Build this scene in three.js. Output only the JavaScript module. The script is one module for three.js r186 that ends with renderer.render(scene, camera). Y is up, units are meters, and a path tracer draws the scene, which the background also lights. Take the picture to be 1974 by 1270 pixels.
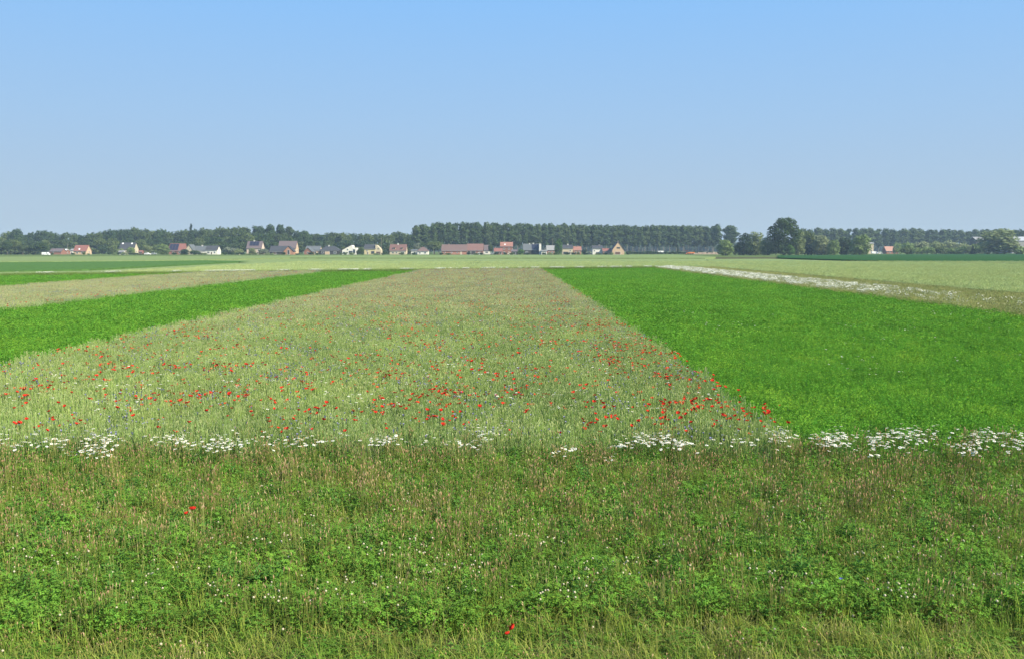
import * as THREE from 'three';
import { mergeGeometries } from 'three/addons/utils/BufferGeometryUtils.js';
import { createNoise2D } from 'simplex-noise';

// ---------------------------------------------------------------- camera, sky, sun, exposure
const EYE = 4.0, FOCAL = 1700, HORIZON = 481;          // eye height in metres; lens in survey units (1974 wide)
const scene = new THREE.Scene();
const camera = new THREE.PerspectiveCamera(2 * Math.atan(635 / FOCAL) * 180 / Math.PI, 1974 / 1270, 0.1, 9000);
camera.position.set(0, EYE, 0);
const PITCH = Math.atan((635 - HORIZON) / FOCAL);
camera.rotation.set(-PITCH, 0, 0, 'YXZ');
const EXPOSURE = 2.0;
const sunDir = new THREE.Vector3(0.70, 0.66, 0.46).normalize();
{
  const W = 1024, H = 512, px = new Float32Array(W * H * 4);
  const hexLin = (h) => new THREE.Color(h);
  const stops = [[0, '#b7cad9'], [3, '#b1c9df'], [8, '#a4c8ec'], [15.5, '#8ec3f9'], [32, '#6fadf0'], [60, '#5296e2'], [90, '#478bda']].map(([a, h]) => [a, hexLin(h)]);
  for (let j = 0; j < H; j++) {
    const el = ((j + 0.5) / H - 0.5) * 180;
    const e = Math.max(0, el);
    let k = 0; while (k < stops.length - 2 && stops[k + 1][0] < e) k++;
    let t = Math.min(1, Math.max(0, (e - stops[k][0]) / (stops[k + 1][0] - stops[k][0])));
    const c = stops[k][1].clone().lerp(stops[k + 1][1], t);
    for (let i = 0; i < W; i++) {
      const az = ((i + 0.5) / W - 0.5) * 2 * Math.PI;
      const er = el * Math.PI / 180;
      const d = Math.cos(er) * Math.cos(az) * sunDir.x + Math.sin(er) * sunDir.y + Math.cos(er) * Math.sin(az) * sunDir.z;
      const ang = Math.acos(Math.min(1, d));
      const glow = 0.55 * Math.exp(-ang * 5.0);
      const o = (j * W + i) * 4, below = el < 0 ? 0.75 : 1;
      px[o] = (c.r + glow) * below / EXPOSURE; px[o + 1] = (c.g + glow * 0.95) * below / EXPOSURE; px[o + 2] = (c.b + glow * 0.85) * below / EXPOSURE; px[o + 3] = 1;
    }
  }
  const sky = new THREE.DataTexture(px, W, H, THREE.RGBAFormat, THREE.FloatType);
  sky.mapping = THREE.EquirectangularReflectionMapping; sky.magFilter = THREE.LinearFilter; sky.minFilter = THREE.LinearFilter; sky.needsUpdate = true;
  scene.background = sky; scene.environment = sky;
}
const sun = new THREE.DirectionalLight(new THREE.Color(1.0, 0.92, 0.72), 5.0);
sun.name = 'sun'; sun.position.copy(sunDir).multiplyScalar(300); sun.target.position.set(0, 0, -60);
sun.position.add(sun.target.position);
sun.castShadow = true; sun.shadow.mapSize.set(4096, 4096); sun.shadow.radius = 1;
Object.assign(sun.shadow.camera, { left: -300, right: 300, top: 300, bottom: -300, near: 1, far: 900 });
scene.add(sun, sun.target);
const renderer = new THREE.WebGLRenderer({ antialias: true });
renderer.toneMapping = THREE.LinearToneMapping; renderer.toneMappingExposure = EXPOSURE;
renderer.shadowMap.enabled = true; renderer.setSize(1024, 658);
scene.fog = new THREE.FogExp2(new THREE.Color(0.58, 0.78, 1.0), 0.00017);

// ---------------------------------------------------------------- helpers
function rngOf(seed) { let s = seed | 0; return () => { s = (s + 0x6d2b79f5) | 0; let t = Math.imul(s ^ (s >>> 15), 1 | s); t = (t + Math.imul(t ^ (t >>> 7), 61 | t)) ^ t; return ((t ^ (t >>> 14)) >>> 0) / 4294967296; }; }
const R = rngOf(20240531);
const noiseA = createNoise2D(rngOf(7)), noiseB = createNoise2D(rngOf(19)), noiseC = createNoise2D(rngOf(53));
const fbm = (n, x, y) => 0.55 * n(x, y) + 0.3 * n(x * 2.1 + 5, y * 2.1) + 0.15 * n(x * 4.3, y * 4.3 + 9);
const rand = (a, b) => a + (b - a) * R();
const clamp01 = (x) => Math.min(1, Math.max(0, x));
const sstep = (a, b, x) => { const t = clamp01((x - a) / (b - a)); return t * t * (3 - 2 * t); };
const perMetre = (D) => D / FOCAL;                       // metres per survey unit at distance D
const X = (u, D) => (u - 987) * D / FOCAL;               // lateral metres of survey column u at distance D
const Y = (v, D) => EYE + (HORIZON - v) * D / FOCAL;     // height in metres of survey row v at distance D
const distOf = (v, h) => (EYE - h) / Math.tan(Math.atan((v - 635) / FOCAL) + PITCH);
const onSheet = (u, v, h = 0) => { const z = distOf(v, h), d = z * Math.cos(PITCH) + (EYE - h) * Math.sin(PITCH); return [(u - 987) * d / FOCAL, -z]; };
const taken = new Map();
function numbered(name) { const n = taken.get(name) ?? 0; taken.set(name, n + 1); return n ? `${name}_${String(n).padStart(3, '0')}` : name; }
function shade(o) { o.traverse((m) => { if (m.isMesh) { m.castShadow = true; m.receiveShadow = true; } }); return o; }
function tag(o, label, category, group, kind) { o.userData = { label, category }; if (group) o.userData.group = group; if (kind) o.userData.kind = kind; return o; }
function thing(name, label, category, [x, y, z] = [0, 0, 0], turn = 0, group) {
  const o = new THREE.Group(); o.name = numbered(name); o.position.set(x, y, z); o.rotation.y = turn; scene.add(o); return tag(o, label, category, group);
}
function part(name, g, m, parent) { const o = new THREE.Mesh(g, m); o.name = name; o.castShadow = o.receiveShadow = true; parent.add(o); return o; }
function structure(name, g, m, label, category) { const o = new THREE.Mesh(g, m); o.name = numbered(name); o.castShadow = o.receiveShadow = true; o.userData = { label, category, kind: 'structure' }; scene.add(o); return o; }
function copyThing(src, label, group) { const c = src.clone(); c.name = numbered(src.name.replace(/_\d{3}$/, '')); c.userData = { ...src.userData, label }; if (group) c.userData.group = group; scene.add(c); return c; }
function mat(r, g, b, rough = 0.9, extra = {}) { const m = new THREE.MeshStandardMaterial({ roughness: rough, side: THREE.DoubleSide, ...extra }); m.color.setRGB(r, g, b); return m; }
function leafMat(r, g, b, through = 0.35, extra = {}) { const m = new THREE.MeshPhysicalMaterial({ roughness: 1, transmission: through, thickness: 0, side: THREE.DoubleSide, specularIntensity: 0.08, ...extra }); m.color.setRGB(r, g, b); return m; }

class Geo {                                               // triangles, optionally coloured
  constructor() { this.p = []; this.c = []; this.u = []; }
  tri(a, b, c, col) { this.p.push(...a, ...b, ...c); if (col) for (let i = 0; i < 3; i++) this.c.push(...col); return this; }
  quad(a, b, c, d, col) { return this.tri(a, b, c, col).tri(a, c, d, col); }
  build() {
    const g = new THREE.BufferGeometry();
    g.setAttribute('position', new THREE.Float32BufferAttribute(this.p, 3));
    if (this.c.length) g.setAttribute('color', new THREE.Float32BufferAttribute(this.c, 3));
    const uv = new Float32Array(this.p.length / 3 * 2); for (let i = 0; i < uv.length / 2; i++) { uv[i * 2] = this.p[i * 3] + this.p[i * 3 + 2] * 0.31; uv[i * 2 + 1] = this.p[i * 3 + 1] + this.p[i * 3 + 2] * 0.7; }
    g.setAttribute('uv', new THREE.BufferAttribute(uv, 2));
    g.computeVertexNormals(); return g;
  }
}
const V = (x, y, z) => new THREE.Vector3(x, y, z);
function noiseTexture(size, seed, fn, repeat = 1, srgb = true) {  // fn(u, v, n) -> [r, g, b] 0..1, tiling
  const n = createNoise2D(rngOf(seed)), d = new Uint8Array(size * size * 4);
  const tile = (u, v, s) => {                              // crossfaded so that it repeats without a seam
    const a = n(u * s, v * s), b = n((u - 1) * s, v * s), c = n(u * s, (v - 1) * s), e = n((u - 1) * s, (v - 1) * s);
    return (a * (1 - u) + b * u) * (1 - v) + (c * (1 - u) + e * u) * v;
  };
  for (let j = 0; j < size; j++) for (let i = 0; i < size; i++) {
    const c = fn(i / size, j / size, tile); const o = (j * size + i) * 4;
    for (let k = 0; k < 3; k++) d[o + k] = Math.max(0, Math.min(255, Math.round(c[k] * 255)));
    d[o + 3] = 255;
  }
  const t = new THREE.DataTexture(d, size, size); t.wrapS = t.wrapT = THREE.RepeatWrapping; t.magFilter = THREE.LinearFilter; t.minFilter = THREE.LinearMipmapLinearFilter; t.repeat.set(repeat, repeat);
  if (srgb) t.colorSpace = THREE.SRGBColorSpace; t.needsUpdate = true; return t;
}
const grain = noiseTexture(256, 3, (u, v, n) => { const a = 0.86 + 0.10 * n(u, v, 9) + 0.09 * n(u, v, 31) + 0.07 * n(u, v, 80); return [a, a, a * 0.98]; });
const relief = noiseTexture(256, 11, (u, v, n) => { const a = 0.5 + 0.2 * n(u, v, 14) + 0.22 * n(u, v, 45) + 0.2 * n(u, v, 90); return [a, a, a]; }, 1, false);

// ---------------------------------------------------------------- the land
const CANOPY = { flower: 0.62, green: 0.45, wheat: 0.55, verge: 0.3 };
// edges of the strips, in metres across
const XL3 = -66, XL2 = -47.5, XL1 = -30.5, XC0 = -15.3, XC1 = 5.15, XR1 = 28.2, XR2 = 35, XR3 = 40.5;
const FRONT = 16.0;
const farEdge = (x) => 158 + 0.5 * x;                      // the slanting far end of the strips (distance ahead)
function sheet(poly, h, step, bump, name, m, label, category, skirt = 0.5) {   // a crop canopy: an uneven raised sheet with sides
  let x0 = 1e9, x1 = -1e9, z0 = 1e9, z1 = -1e9;
  for (const [x, z] of poly) { x0 = Math.min(x0, x); x1 = Math.max(x1, x); z0 = Math.min(z0, z); z1 = Math.max(z1, z); }
  const shape = new THREE.Shape(poly.map(([x, z]) => new THREE.Vector2(x, z)));
  const tri = new THREE.ShapeGeometry(shape), pos = tri.attributes.position, g = new Geo();
  const idx = tri.index.array; const cut = [];
  for (let i = 0; i < idx.length; i += 3) cut.push([0, 1, 2].map((k) => [pos.getX(idx[i + k]), pos.getY(idx[i + k])]));
  const out = []; let n = 0;
  while (cut.length) {                                     // split long edges
    const t = cut.pop(); let best = 0, bl = 0;
    for (let k = 0; k < 3; k++) { const a = t[k], b = t[(k + 1) % 3], l = Math.hypot(a[0] - b[0], a[1] - b[1]); if (l > bl) { bl = l; best = k; } }
    const zc = -(t[0][1] + t[1][1] + t[2][1]) / 3;
    if (bl > Math.max(step, zc * 0.03) && n++ < 60000) { const a = t[best], b = t[(best + 1) % 3], c = t[(best + 2) % 3], mid = [(a[0] + b[0]) / 2, (a[1] + b[1]) / 2]; cut.push([a, mid, c], [mid, b, c]); } else out.push(t);
  }
  const hy = (x, z) => h + bump * fbm(noiseB, x * 0.23, z * 0.23);
  for (const t of out) { const [a, b, c] = t; const v = [a, b, c].map(([x, z]) => [x, hy(x, z), z]); const s = (b[0] - a[0]) * (c[1] - a[1]) - (b[1] - a[1]) * (c[0] - a[0]); if (s > 0) v.reverse(); g.tri(...v); }
  for (let k = 0; k < poly.length; k++) {
    const a = poly[k], b = poly[(k + 1) % poly.length], nseg = Math.max(1, Math.ceil(Math.hypot(b[0] - a[0], b[1] - a[1]) / Math.max(step * 2, 2)));
    for (let i = 0; i < nseg; i++) { const p = (t) => [a[0] + (b[0] - a[0]) * t, a[1] + (b[1] - a[1]) * t]; const [ax, az] = p(i / nseg), [bx, bz] = p((i + 1) / nseg); g.quad([ax, 0, az], [bx, 0, bz], [bx, hy(bx, bz) , bz], [ax, hy(ax, az), az]); }
  }
  const geo = g.build(); const P = geo.attributes.position, uv = geo.attributes.uv;
  for (let i = 0; i < P.count; i++) uv.setXY(i, P.getX(i), -P.getZ(i));
  return structure(name, geo, m, label, category);
}
function groundMat(r, g, b, scale, bumpH = 0.03) {
  const t = grain.clone(); t.repeat.set(scale, scale); t.needsUpdate = true; const bt = relief.clone(); bt.repeat.set(scale, scale); bt.needsUpdate = true;
  const m = new THREE.MeshPhysicalMaterial({ roughness: 1, specularIntensity: 0.06, side: THREE.DoubleSide, map: t, bumpMap: bt, bumpScale: bumpH }); m.color.setRGB(r, g, b); return m;
}
const M = {
  soil: groundMat(0.10, 0.105, 0.05, 0.35),
  wheat: groundMat(0.235, 0.31, 0.13, 0.05),
  wheatPale: groundMat(0.22, 0.295, 0.12, 0.05),
  darkCrop: groundMat(0.03, 0.098, 0.026, 0.06),
  beet: groundMat(0.088, 0.185, 0.05, 0.06),
  green: groundMat(0.078, 0.195, 0.024, 0.4),
  flower: groundMat(0.19, 0.27, 0.08, 0.4),
  headland: groundMat(0.21, 0.25, 0.085, 0.2),
  meadow: groundMat(0.125, 0.18, 0.055, 0.05),
};
{ // the ground runs to the horizon
  const g = new THREE.PlaneGeometry(5200, 4000, 60, 60); g.rotateX(-Math.PI / 2); g.translate(0, 0, -1950);
  const P = g.attributes.position, uv = g.attributes.uv; for (let i = 0; i < P.count; i++) uv.setXY(i, P.getX(i), P.getZ(i));
  structure('ground', g, M.soil, 'flat brown-green farmland soil under the fields', 'ground');
}
const edgeZ = (x) => -farEdge(x);
sheet([[XC0, -FRONT], [XC1, -FRONT], [XC1, edgeZ(XC1)], [XC0, edgeZ(XC0)]], CANOPY.flower * 0.5, 1.2, 0.06, 'flower_strip', M.flower, 'wide middle strip of mixed wildflowers and pale grasses', 'field');
sheet([[XC1 + 0.02, -FRONT], [XR1, -FRONT], [XR1, edgeZ(XR1)], [XC1 + 0.02, edgeZ(XC1)]], CANOPY.green * 0.48, 1.2, 0.06, 'green_crop_field', M.green, 'broad vivid green crop field between the flower strip and the daisy border', 'field');
sheet([[XL1, -FRONT], [XC0 - 0.02, -FRONT], [XC0 - 0.02, edgeZ(XC0)], [XL1, edgeZ(XL1)]], CANOPY.green * 0.48, 1.2, 0.06, 'green_crop_field', M.green, 'vivid green crop strip bordering the middle flower strip on its left side', 'field');
sheet([[XL2, -30], [XL1 - 0.02, -30], [XL1 - 0.02, edgeZ(XL1)], [XL2, edgeZ(XL2)]], CANOPY.flower * 0.6, 1.5, 0.05, 'flower_strip', M.flower, 'far narrow flower strip between two vivid green strips on the left', 'field');
sheet([[-90, -60], [XL2 - 0.02, -60], [XL2 - 0.02, edgeZ(XL2)], [-90, edgeZ(-90)]], CANOPY.green * 0.8, 1.5, 0.04, 'green_crop_field', M.green, 'outermost green crop strip at the left edge of the fields', 'field');
sheet([[XR1 + 0.02, -30], [XR3, -30], [XR3, -176], [XR1 + 0.02, -174]], 0.3, 1.5, 0.06, 'daisy_border', M.headland, 'tawny grass border with white daisies beside the pale wheat', 'field');
// beyond
const pt = (u, v, h) => onSheet(u, v, h);
sheet([[-90, edgeZ(-90) - 1], [30, edgeZ(30) - 1], [XR3, -180], pt(1370, 505, 0.8), pt(1360, 498, 0.8), pt(560, 497.5, 0.8), [-92, -270], pt(480, 504, 0.8), pt(170, 519.5, 0.8), [-90, -125]], CANOPY.wheat, 3, 0.03, 'wheat_field', M.wheat, 'pale green wheat field between the flower strips and the village', 'field');
sheet([[XR3 + 0.05, -40], [130, -40], [150, -215], pt(1974, 508, 0.8), pt(1650, 502.5, 0.8), pt(1480, 498, 0.8), pt(1362, 498.5, 0.8), pt(1372, 505.5, 0.8), [XR3 + 0.05, -180]], CANOPY.wheat + 0.03, 3, 0.03, 'wheat_field', M.wheatPale, 'pale green wheat field beyond the daisy border', 'field');
sheet([pt(170, 519.3, 0.6), pt(480, 503.6, 0.6), [-96, -275], pt(0, 505.5, 0.6), pt(-200, 507, 0.6), [-170, -100], [-92, -112]], 0.6, 3, 0.03, 'beet_field', M.beet, 'mid green crop wedge at the left behind the flower strips', 'field');
sheet([pt(-250, 506.5, 0.75), pt(0, 504.8, 0.75), pt(300, 502.5, 0.75), [-98, -278], pt(560, 497, 0.75), pt(560, 493.2, 0.75), pt(-250, 496, 0.75)], 0.75, 4, 0.03, 'wheat_field', M.wheatPale, 'narrow pale wheat field in front of the leftmost houses', 'field');
sheet([pt(1500, 496.8, 0.5), pt(1660, 502, 0.5), pt(1974, 508, 0.5), pt(2250, 513, 0.5), pt(2250, 489.2, 0.5), pt(1890, 489.6, 0.5), pt(1500, 492.5, 0.5)], 0.5, 4, 0.03, 'dark_crop_field', M.darkCrop, 'dark green crop field below the willows on the right', 'field');
sheet([pt(560, 497.2, 0.75), pt(1360, 497.7, 0.75), pt(1380, 495.5, 0.75), pt(1300, 491.2, 0.75), pt(560, 493, 0.75)], 0.76, 4, 0.02, 'wheat_field', M.wheatPale, 'far strip of pale wheat directly before the village gardens', 'field');
{ // grass land around the village and the woods
  const g = new Geo(); g.quad([-520, 0.012, -505], [560, 0.012, -430], [760, 0.012, -1900], [-760, 0.012, -1900]);
  const geo = g.build(), P = geo.attributes.position, uv = geo.attributes.uv; for (let i = 0; i < P.count; i++) uv.setXY(i, P.getX(i), P.getZ(i));
  structure('pasture', geo, M.meadow, 'grass land around the village houses', 'ground');
}

// ---------------------------------------------------------------- plants (templates)
function blade(g, x, z, h, w, dirA, lean, col, tipCol) {
  const dx = Math.cos(dirA), dz = Math.sin(dirA), sx = -dz * w / 2, sz = dx * w / 2, y1 = h * 0.55, l1 = lean * h * 0.3, l2 = lean * h;
  const a = [x - sx, 0, z - sz], b = [x + sx, 0, z + sz], c = [x + dx * l1 + sx * 0.8, y1, z + dz * l1 + sz * 0.8], d = [x + dx * l1 - sx * 0.8, y1, z + dz * l1 - sz * 0.8];
  const tipY = Math.max(h * 0.5, h * Math.sqrt(Math.max(0.1, 1 - lean * lean * 0.5)));
  g.quad(a, b, c, d, col).tri(d, c, [x + dx * l2, tipY, z + dz * l2], tipCol ?? col);
}
function leaflet(g, c, n, dir, l, w, col) {               // a folded rhombus
  const u = dir.clone().sub(n.clone().multiplyScalar(dir.dot(n))).normalize(), s = new THREE.Vector3().crossVectors(n, u);
  const at = (a, b, up = 0) => [c.x + u.x * a + s.x * b + n.x * up, c.y + u.y * a + s.y * b + n.y * up, c.z + u.z * a + s.z * b + n.z * up];
  g.tri(at(0, 0), at(l * 0.55, w / 2, w * 0.15), at(l, 0), col).tri(at(0, 0), at(l, 0), at(l * 0.55, -w / 2, w * 0.15), col);
}
const randUnit = () => { const z = rand(-1, 1), a = rand(0, 6.283), r = Math.sqrt(1 - z * z); return V(r * Math.cos(a), z, r * Math.sin(a)); };
function grassTuft(n, h, r, w, lean, col, tip) { const g = new Geo(); for (let i = 0; i < n; i++) { const a = rand(0, 6.283), d = r * Math.sqrt(R()); const k = rand(0.85, 1.15); blade(g, Math.cos(a) * d, Math.sin(a) * d, h * rand(0.55, 1.1), w * rand(0.7, 1.3), rand(0, 6.283), lean * rand(0.2, 1.4), col.map((c) => c * k), tip?.map((c) => c * k)); } return g.build(); }
function seedTuft(n, h, r, col, headCol, headL, headW, leaves = 6) { // stems with seed heads
  const g = new Geo();
  for (let i = 0; i < n; i++) {
    const a = rand(0, 6.283), d = r * Math.sqrt(R()), x = Math.cos(a) * d, z = Math.sin(a) * d, hh = h * rand(0.65, 1.1), la = rand(0, 6.283), lean = rand(0.02, 0.22), k = rand(0.8, 1.2);
    const tx = x + Math.cos(la) * lean * hh, tz = z + Math.sin(la) * lean * hh, w = 0.0035;
    g.quad([x - w, 0, z], [x + w, 0, z], [tx + w, hh, tz], [tx - w, hh, tz], col); g.quad([x, 0, z - w], [x, 0, z + w], [tx, hh, tz + w], [tx, hh, tz - w], col);
    const hc = headCol.map((c) => c * k), ex = Math.cos(la) * lean * headL * 1.6, ez = Math.sin(la) * lean * headL * 1.6, b = [tx - ex * 0.2, hh - headL * 0.1, tz - ez * 0.2], t = [tx + ex, hh + headL * 0.9, tz + ez], m = [tx + ex * 0.4, hh + headL * 0.4, tz + ez * 0.4];
    const ring = [0, 1, 2].map((q) => [m[0] + Math.cos(q * 2.09 + a) * headW, m[1], m[2] + Math.sin(q * 2.09 + a) * headW]);
    for (let q = 0; q < 3; q++) { g.tri(b, ring[q], ring[(q + 1) % 3], hc); g.tri(t, ring[(q + 1) % 3], ring[q], hc); }
  }
  for (let i = 0; i < leaves; i++) { const a = rand(0, 6.283), d = r * Math.sqrt(R()); blade(g, Math.cos(a) * d, Math.sin(a) * d, h * rand(0.3, 0.7), 0.008, rand(0, 6.283), rand(0.2, 0.7), col); }
  return g.build();
}
function cloverClump(n, r, h, size, col) {
  const g = new Geo();
  for (let i = 0; i < n; i++) {
    const a = rand(0, 6.283), d = r * Math.sqrt(R()), top = h * (1 - 0.45 * (d / r) ** 2), y = top * (R() < 0.65 ? rand(0.75, 1.05) : rand(0.25, 0.75));
    const nrm = V(Math.cos(a) * 0.5 * d / r, 1, Math.sin(a) * 0.5 * d / r).add(randUnit().multiplyScalar(0.55)).normalize(), c = V(Math.cos(a) * d, y, Math.sin(a) * d), t0 = rand(0, 6.283), k = rand(0.75, 1.25), s = size * rand(0.7, 1.25);
    for (let q = 0; q < 3; q++) leaflet(g, c, nrm, V(Math.cos(t0 + q * 2.094), 0, Math.sin(t0 + q * 2.094)), s, s * 0.75, [col[0] * k * rand(0.9, 1.2), col[1] * k, col[2] * k]);
  }
  return g.build();
}
function leafyClump(n, r, h, l, w, col, upright = 0.6) {   // fine leafy crop: shoots with many narrow leaflets
  const g = new Geo(), shoots = Math.max(4, Math.round(n / 9));
  for (let s = 0; s < shoots; s++) {
    const a = rand(0, 6.283), d = r * Math.sqrt(R()), hh = h * rand(0.72, 1.08) * (1 - 0.25 * (d / r) ** 2), lx = rand(-0.15, 0.15), lz = rand(-0.15, 0.15), k = rand(0.75, 1.2);
    for (let i = 0; i < n / shoots; i++) {
      const t = 0.35 + 0.65 * Math.sqrt(R()), az = rand(0, 6.283), c = V(Math.cos(a) * d + lx * t * hh, hh * t, Math.sin(a) * d + lz * t * hh);
      const dir = V(Math.cos(az), rand(0.1, upright + 0.3), Math.sin(az)).normalize();
      leaflet(g, c, randUnit().add(V(0, 0.9, 0)).normalize(), dir, l * rand(0.7, 1.2), w, [col[0] * k * rand(0.85, 1.25), col[1] * k, col[2] * k]);
    }
  }
  return g.build();
}
function tube(g, a, b, r0, r1, col, sides = 4) {
  const d = V(b[0] - a[0], b[1] - a[1], b[2] - a[2]).normalize(), s = Math.abs(d.y) > 0.9 ? V(1, 0, 0) : V(0, 1, 0), u = new THREE.Vector3().crossVectors(d, s).normalize(), v = new THREE.Vector3().crossVectors(d, u);
  const at = (c, r, k) => { const t = k / sides * 6.2832; return [c[0] + (u.x * Math.cos(t) + v.x * Math.sin(t)) * r, c[1] + (u.y * Math.cos(t) + v.y * Math.sin(t)) * r, c[2] + (u.z * Math.cos(t) + v.z * Math.sin(t)) * r]; };
  for (let k = 0; k < sides; k++) g.quad(at(a, r0, k), at(a, r0, k + 1), at(b, r1, k + 1), at(b, r1, k), col);
}
const vegM = leafMat(1, 1, 1, 0.38, { vertexColors: true });
const dryM = mat(1, 1, 1, 0.9, { vertexColors: true });

// where plants stand: only as far to the sides as the place can be seen from here or a few steps away
const halfWidth = (z) => z * 0.60 + 3;
function scatter(z0, z1, density, keep, place) {           // density(z) per square metre; keep(x, z) 0..1
  const list = []; const dz = 1.5;
  for (let z = z0; z < z1; z += dz) {
    const hw = halfWidth(z + dz), n = density(z) * dz * 2 * hw;
    let k = Math.floor(n) + (R() < n % 1 ? 1 : 0);
    while (k-- > 0) { const x = rand(-hw, hw), zz = z + R() * dz; if (zz < z1 && R() < keep(x, zz)) list.push(place(x, zz)); }
  }
  return list;
}
function instanced(name, variants, m, list, label, category) { // list: [x, y, z, scale, scaleY, tint, turn, tilt]
  const by = variants.map(() => []); for (const p of list) by[Math.floor(R() * variants.length)].push(p);
  const mx = new THREE.Matrix4(), q = new THREE.Quaternion(), e = new THREE.Euler(), c = new THREE.Color();
  by.forEach((pts, k) => {
    if (!pts.length) return;
    const im = new THREE.InstancedMesh(variants[k], m, pts.length); im.name = numbered(name);
    pts.forEach((p, i) => { e.set(p[7] ?? 0, p[6] ?? R() * 6.283, rand(-1, 1) * (p[7] ?? 0), 'YXZ'); q.setFromEuler(e); mx.compose(V(p[0], p[1], p[2]), q, V(p[3], p[4] ?? p[3], p[3])); im.setMatrixAt(i, mx); im.setColorAt(i, c.setRGB(...p[5])); });
    im.castShadow = im.receiveShadow = true; tag(im, label + (k ? ' ' + ['', 'between the first', 'filling the gaps', 'of a paler kind', 'of a taller kind'][k] : ''), category, null, 'stuff'); scene.add(im);
  });
}
const tint = (k, r = 1, g = 1, b = 1) => { const j = k * rand(0.85, 1.15); return [j * r * rand(0.93, 1.07), j * g, j * b * rand(0.9, 1.1)]; };

// ---- foreground verge
const cloverCol = [0.13, 0.28, 0.037], grassCol = [0.26, 0.36, 0.062], paleCol = [0.34, 0.37, 0.11];
const vergeLine = (x) => 8.75 + 0.18 * Math.sin(x * 0.55 + 1) + 0.12 * noiseA(x * 0.8, 3) + (x > 2 ? 0.15 : 0);   // where the mown track meets the taller verge
const brownish = (x, z) => sstep(-0.15, 0.6, fbm(noiseA, x * 0.55, z * 0.8)) ;
const dips = (x, z) => sstep(0.2, 0.6, fbm(noiseC, x * 0.6 + 30, z * 1.1));
const tall = (z, x) => z < vergeLine(x) ? 0.42 : 1;
{
  const clover = [0, 1, 2].map(() => cloverClump(58, 0.17, 0.34, 0.023, cloverCol));
  instanced('clover_leaves', clover, vegM, scatter(6.6, 17.2, () => 75, (x, z) => (z < vergeLine(x) ? 0.4 : z < 11.5 ? 0.85 : 0.72 - 0.3 * brownish(x, z)) * (1 - 0.75 * dips(x, z)), (x, z) => { const s = rand(0.75, 1.3), d = dips(x, z), h = tall(z, x) * s * (1 - 0.6 * d) * (1 + 0.3 * fbm(noiseB, x * 0.8, z * 0.8)); return [x, 0, -z, s, h, tint(1 + 0.3 * fbm(noiseB, x * 0.4, z * 0.4), 1, 1, 1)]; }), 'low green clover leaves covering the near verge', 'ground cover');
  const grass = [grassTuft(16, 0.36, 0.10, 0.008, 0.55, grassCol), grassTuft(14, 0.42, 0.12, 0.008, 0.75, [0.27, 0.31, 0.075]), grassTuft(18, 0.36, 0.09, 0.007, 0.4, [0.16, 0.27, 0.04])];
  instanced('verge_grass', grass, vegM, scatter(6.6, 17.0, () => 115, (x, z) => (z < vergeLine(x) ? 0.7 : z < 11 ? 0.6 : 0.8) * (1 - 0.6 * dips(x, z)), (x, z) => { const s = rand(0.7, 1.25); return [x, 0, -z, s, s * (z < vergeLine(x) ? rand(0.45, 0.85) : rand(0.8, 1.2)) * (1 - 0.4 * dips(x, z)), tint(1 + 0.25 * fbm(noiseA, x * 0.5 + 9, z * 0.5), 1.05)]; }), 'green meadow grass of the near verge', 'grass');
  const pale = [grassTuft(12, 0.52, 0.12, 0.006, 0.5, paleCol), seedTuft(9, 0.5, 0.13, [0.30, 0.33, 0.10], [0.42, 0.38, 0.18], 0.06, 0.006)];
  instanced('pale_grass', pale, vegM, scatter(6.6, 17.0, () => 36, (x, z) => (z < vergeLine(x) ? 0.5 * sstep(-0.2, 0.5, fbm(noiseB, x * 0.3, 2)) + (x > 0.5 ? 0.35 : 0) : z < 11 ? 0.25 : 0.55), (x, z) => { const s = rand(0.6, 1.05); return [x, 0, -z, s, s * (z < vergeLine(x) ? 0.6 : 1) * rand(0.8, 1.1), tint(1), undefined, 0.12]; }), 'thin pale straw-green grass stalks in the verge', 'grass');
  const brown = [seedTuft(9, 0.56, 0.15, [0.22, 0.27, 0.06], [0.45, 0.28, 0.17], 0.05, 0.007), seedTuft(8, 0.60, 0.16, [0.25, 0.27, 0.08], [0.50, 0.37, 0.22], 0.055, 0.0065), seedTuft(7, 0.5, 0.13, [0.2, 0.25, 0.06], [0.40, 0.23, 0.15], 0.045, 0.0075)];
  instanced('seed_grass', brown, vegM, scatter(7.0, 16.6, () => 34, (x, z) => (z < vergeLine(x) ? 0.05 + 0.2 * brownish(x * 2, z) : z < 10.3 ? 0.05 + 0.3 * brownish(x, z) : (0.2 + 1.1 * brownish(x, z)) * (1 - 0.6 * sstep(15.2, 16.4, z)) * (0.6 + 0.4 * sstep(10.3, 12, z))), (x, z) => { const s = rand(0.75, 1.15); return [x, 0, -z, s, s * rand(0.8, 1.1) * (z < vergeLine(x) ? 0.5 : 1), tint(1), undefined, 0.08]; }), 'brownish flowering grass heads in the verge', 'grass');
  const leafy = [leafyClump(110, 0.17, 0.44, 0.034, 0.013, [0.115, 0.26, 0.038]), leafyClump(110, 0.2, 0.4, 0.03, 0.012, [0.175, 0.285, 0.048]), leafyClump(60, 0.14, 0.5, 0.06, 0.02, [0.085, 0.2, 0.038])];
  instanced('leafy_weed', leafy, vegM, scatter(9.2, 17.4, () => 40, (x, z) => (0.4 + 0.6 * sstep(14.6, 16, z)) * (1 - 0.7 * dips(x, z)), (x, z) => { const s = rand(0.7, 1.2); return [x, 0, -z, s, s * (1 - 0.35 * dips(x, z)), tint(1 + 0.2 * fbm(noiseA, x, z))]; }), 'leafy green weeds along the front edge of the strips', 'weeds');
}
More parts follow.
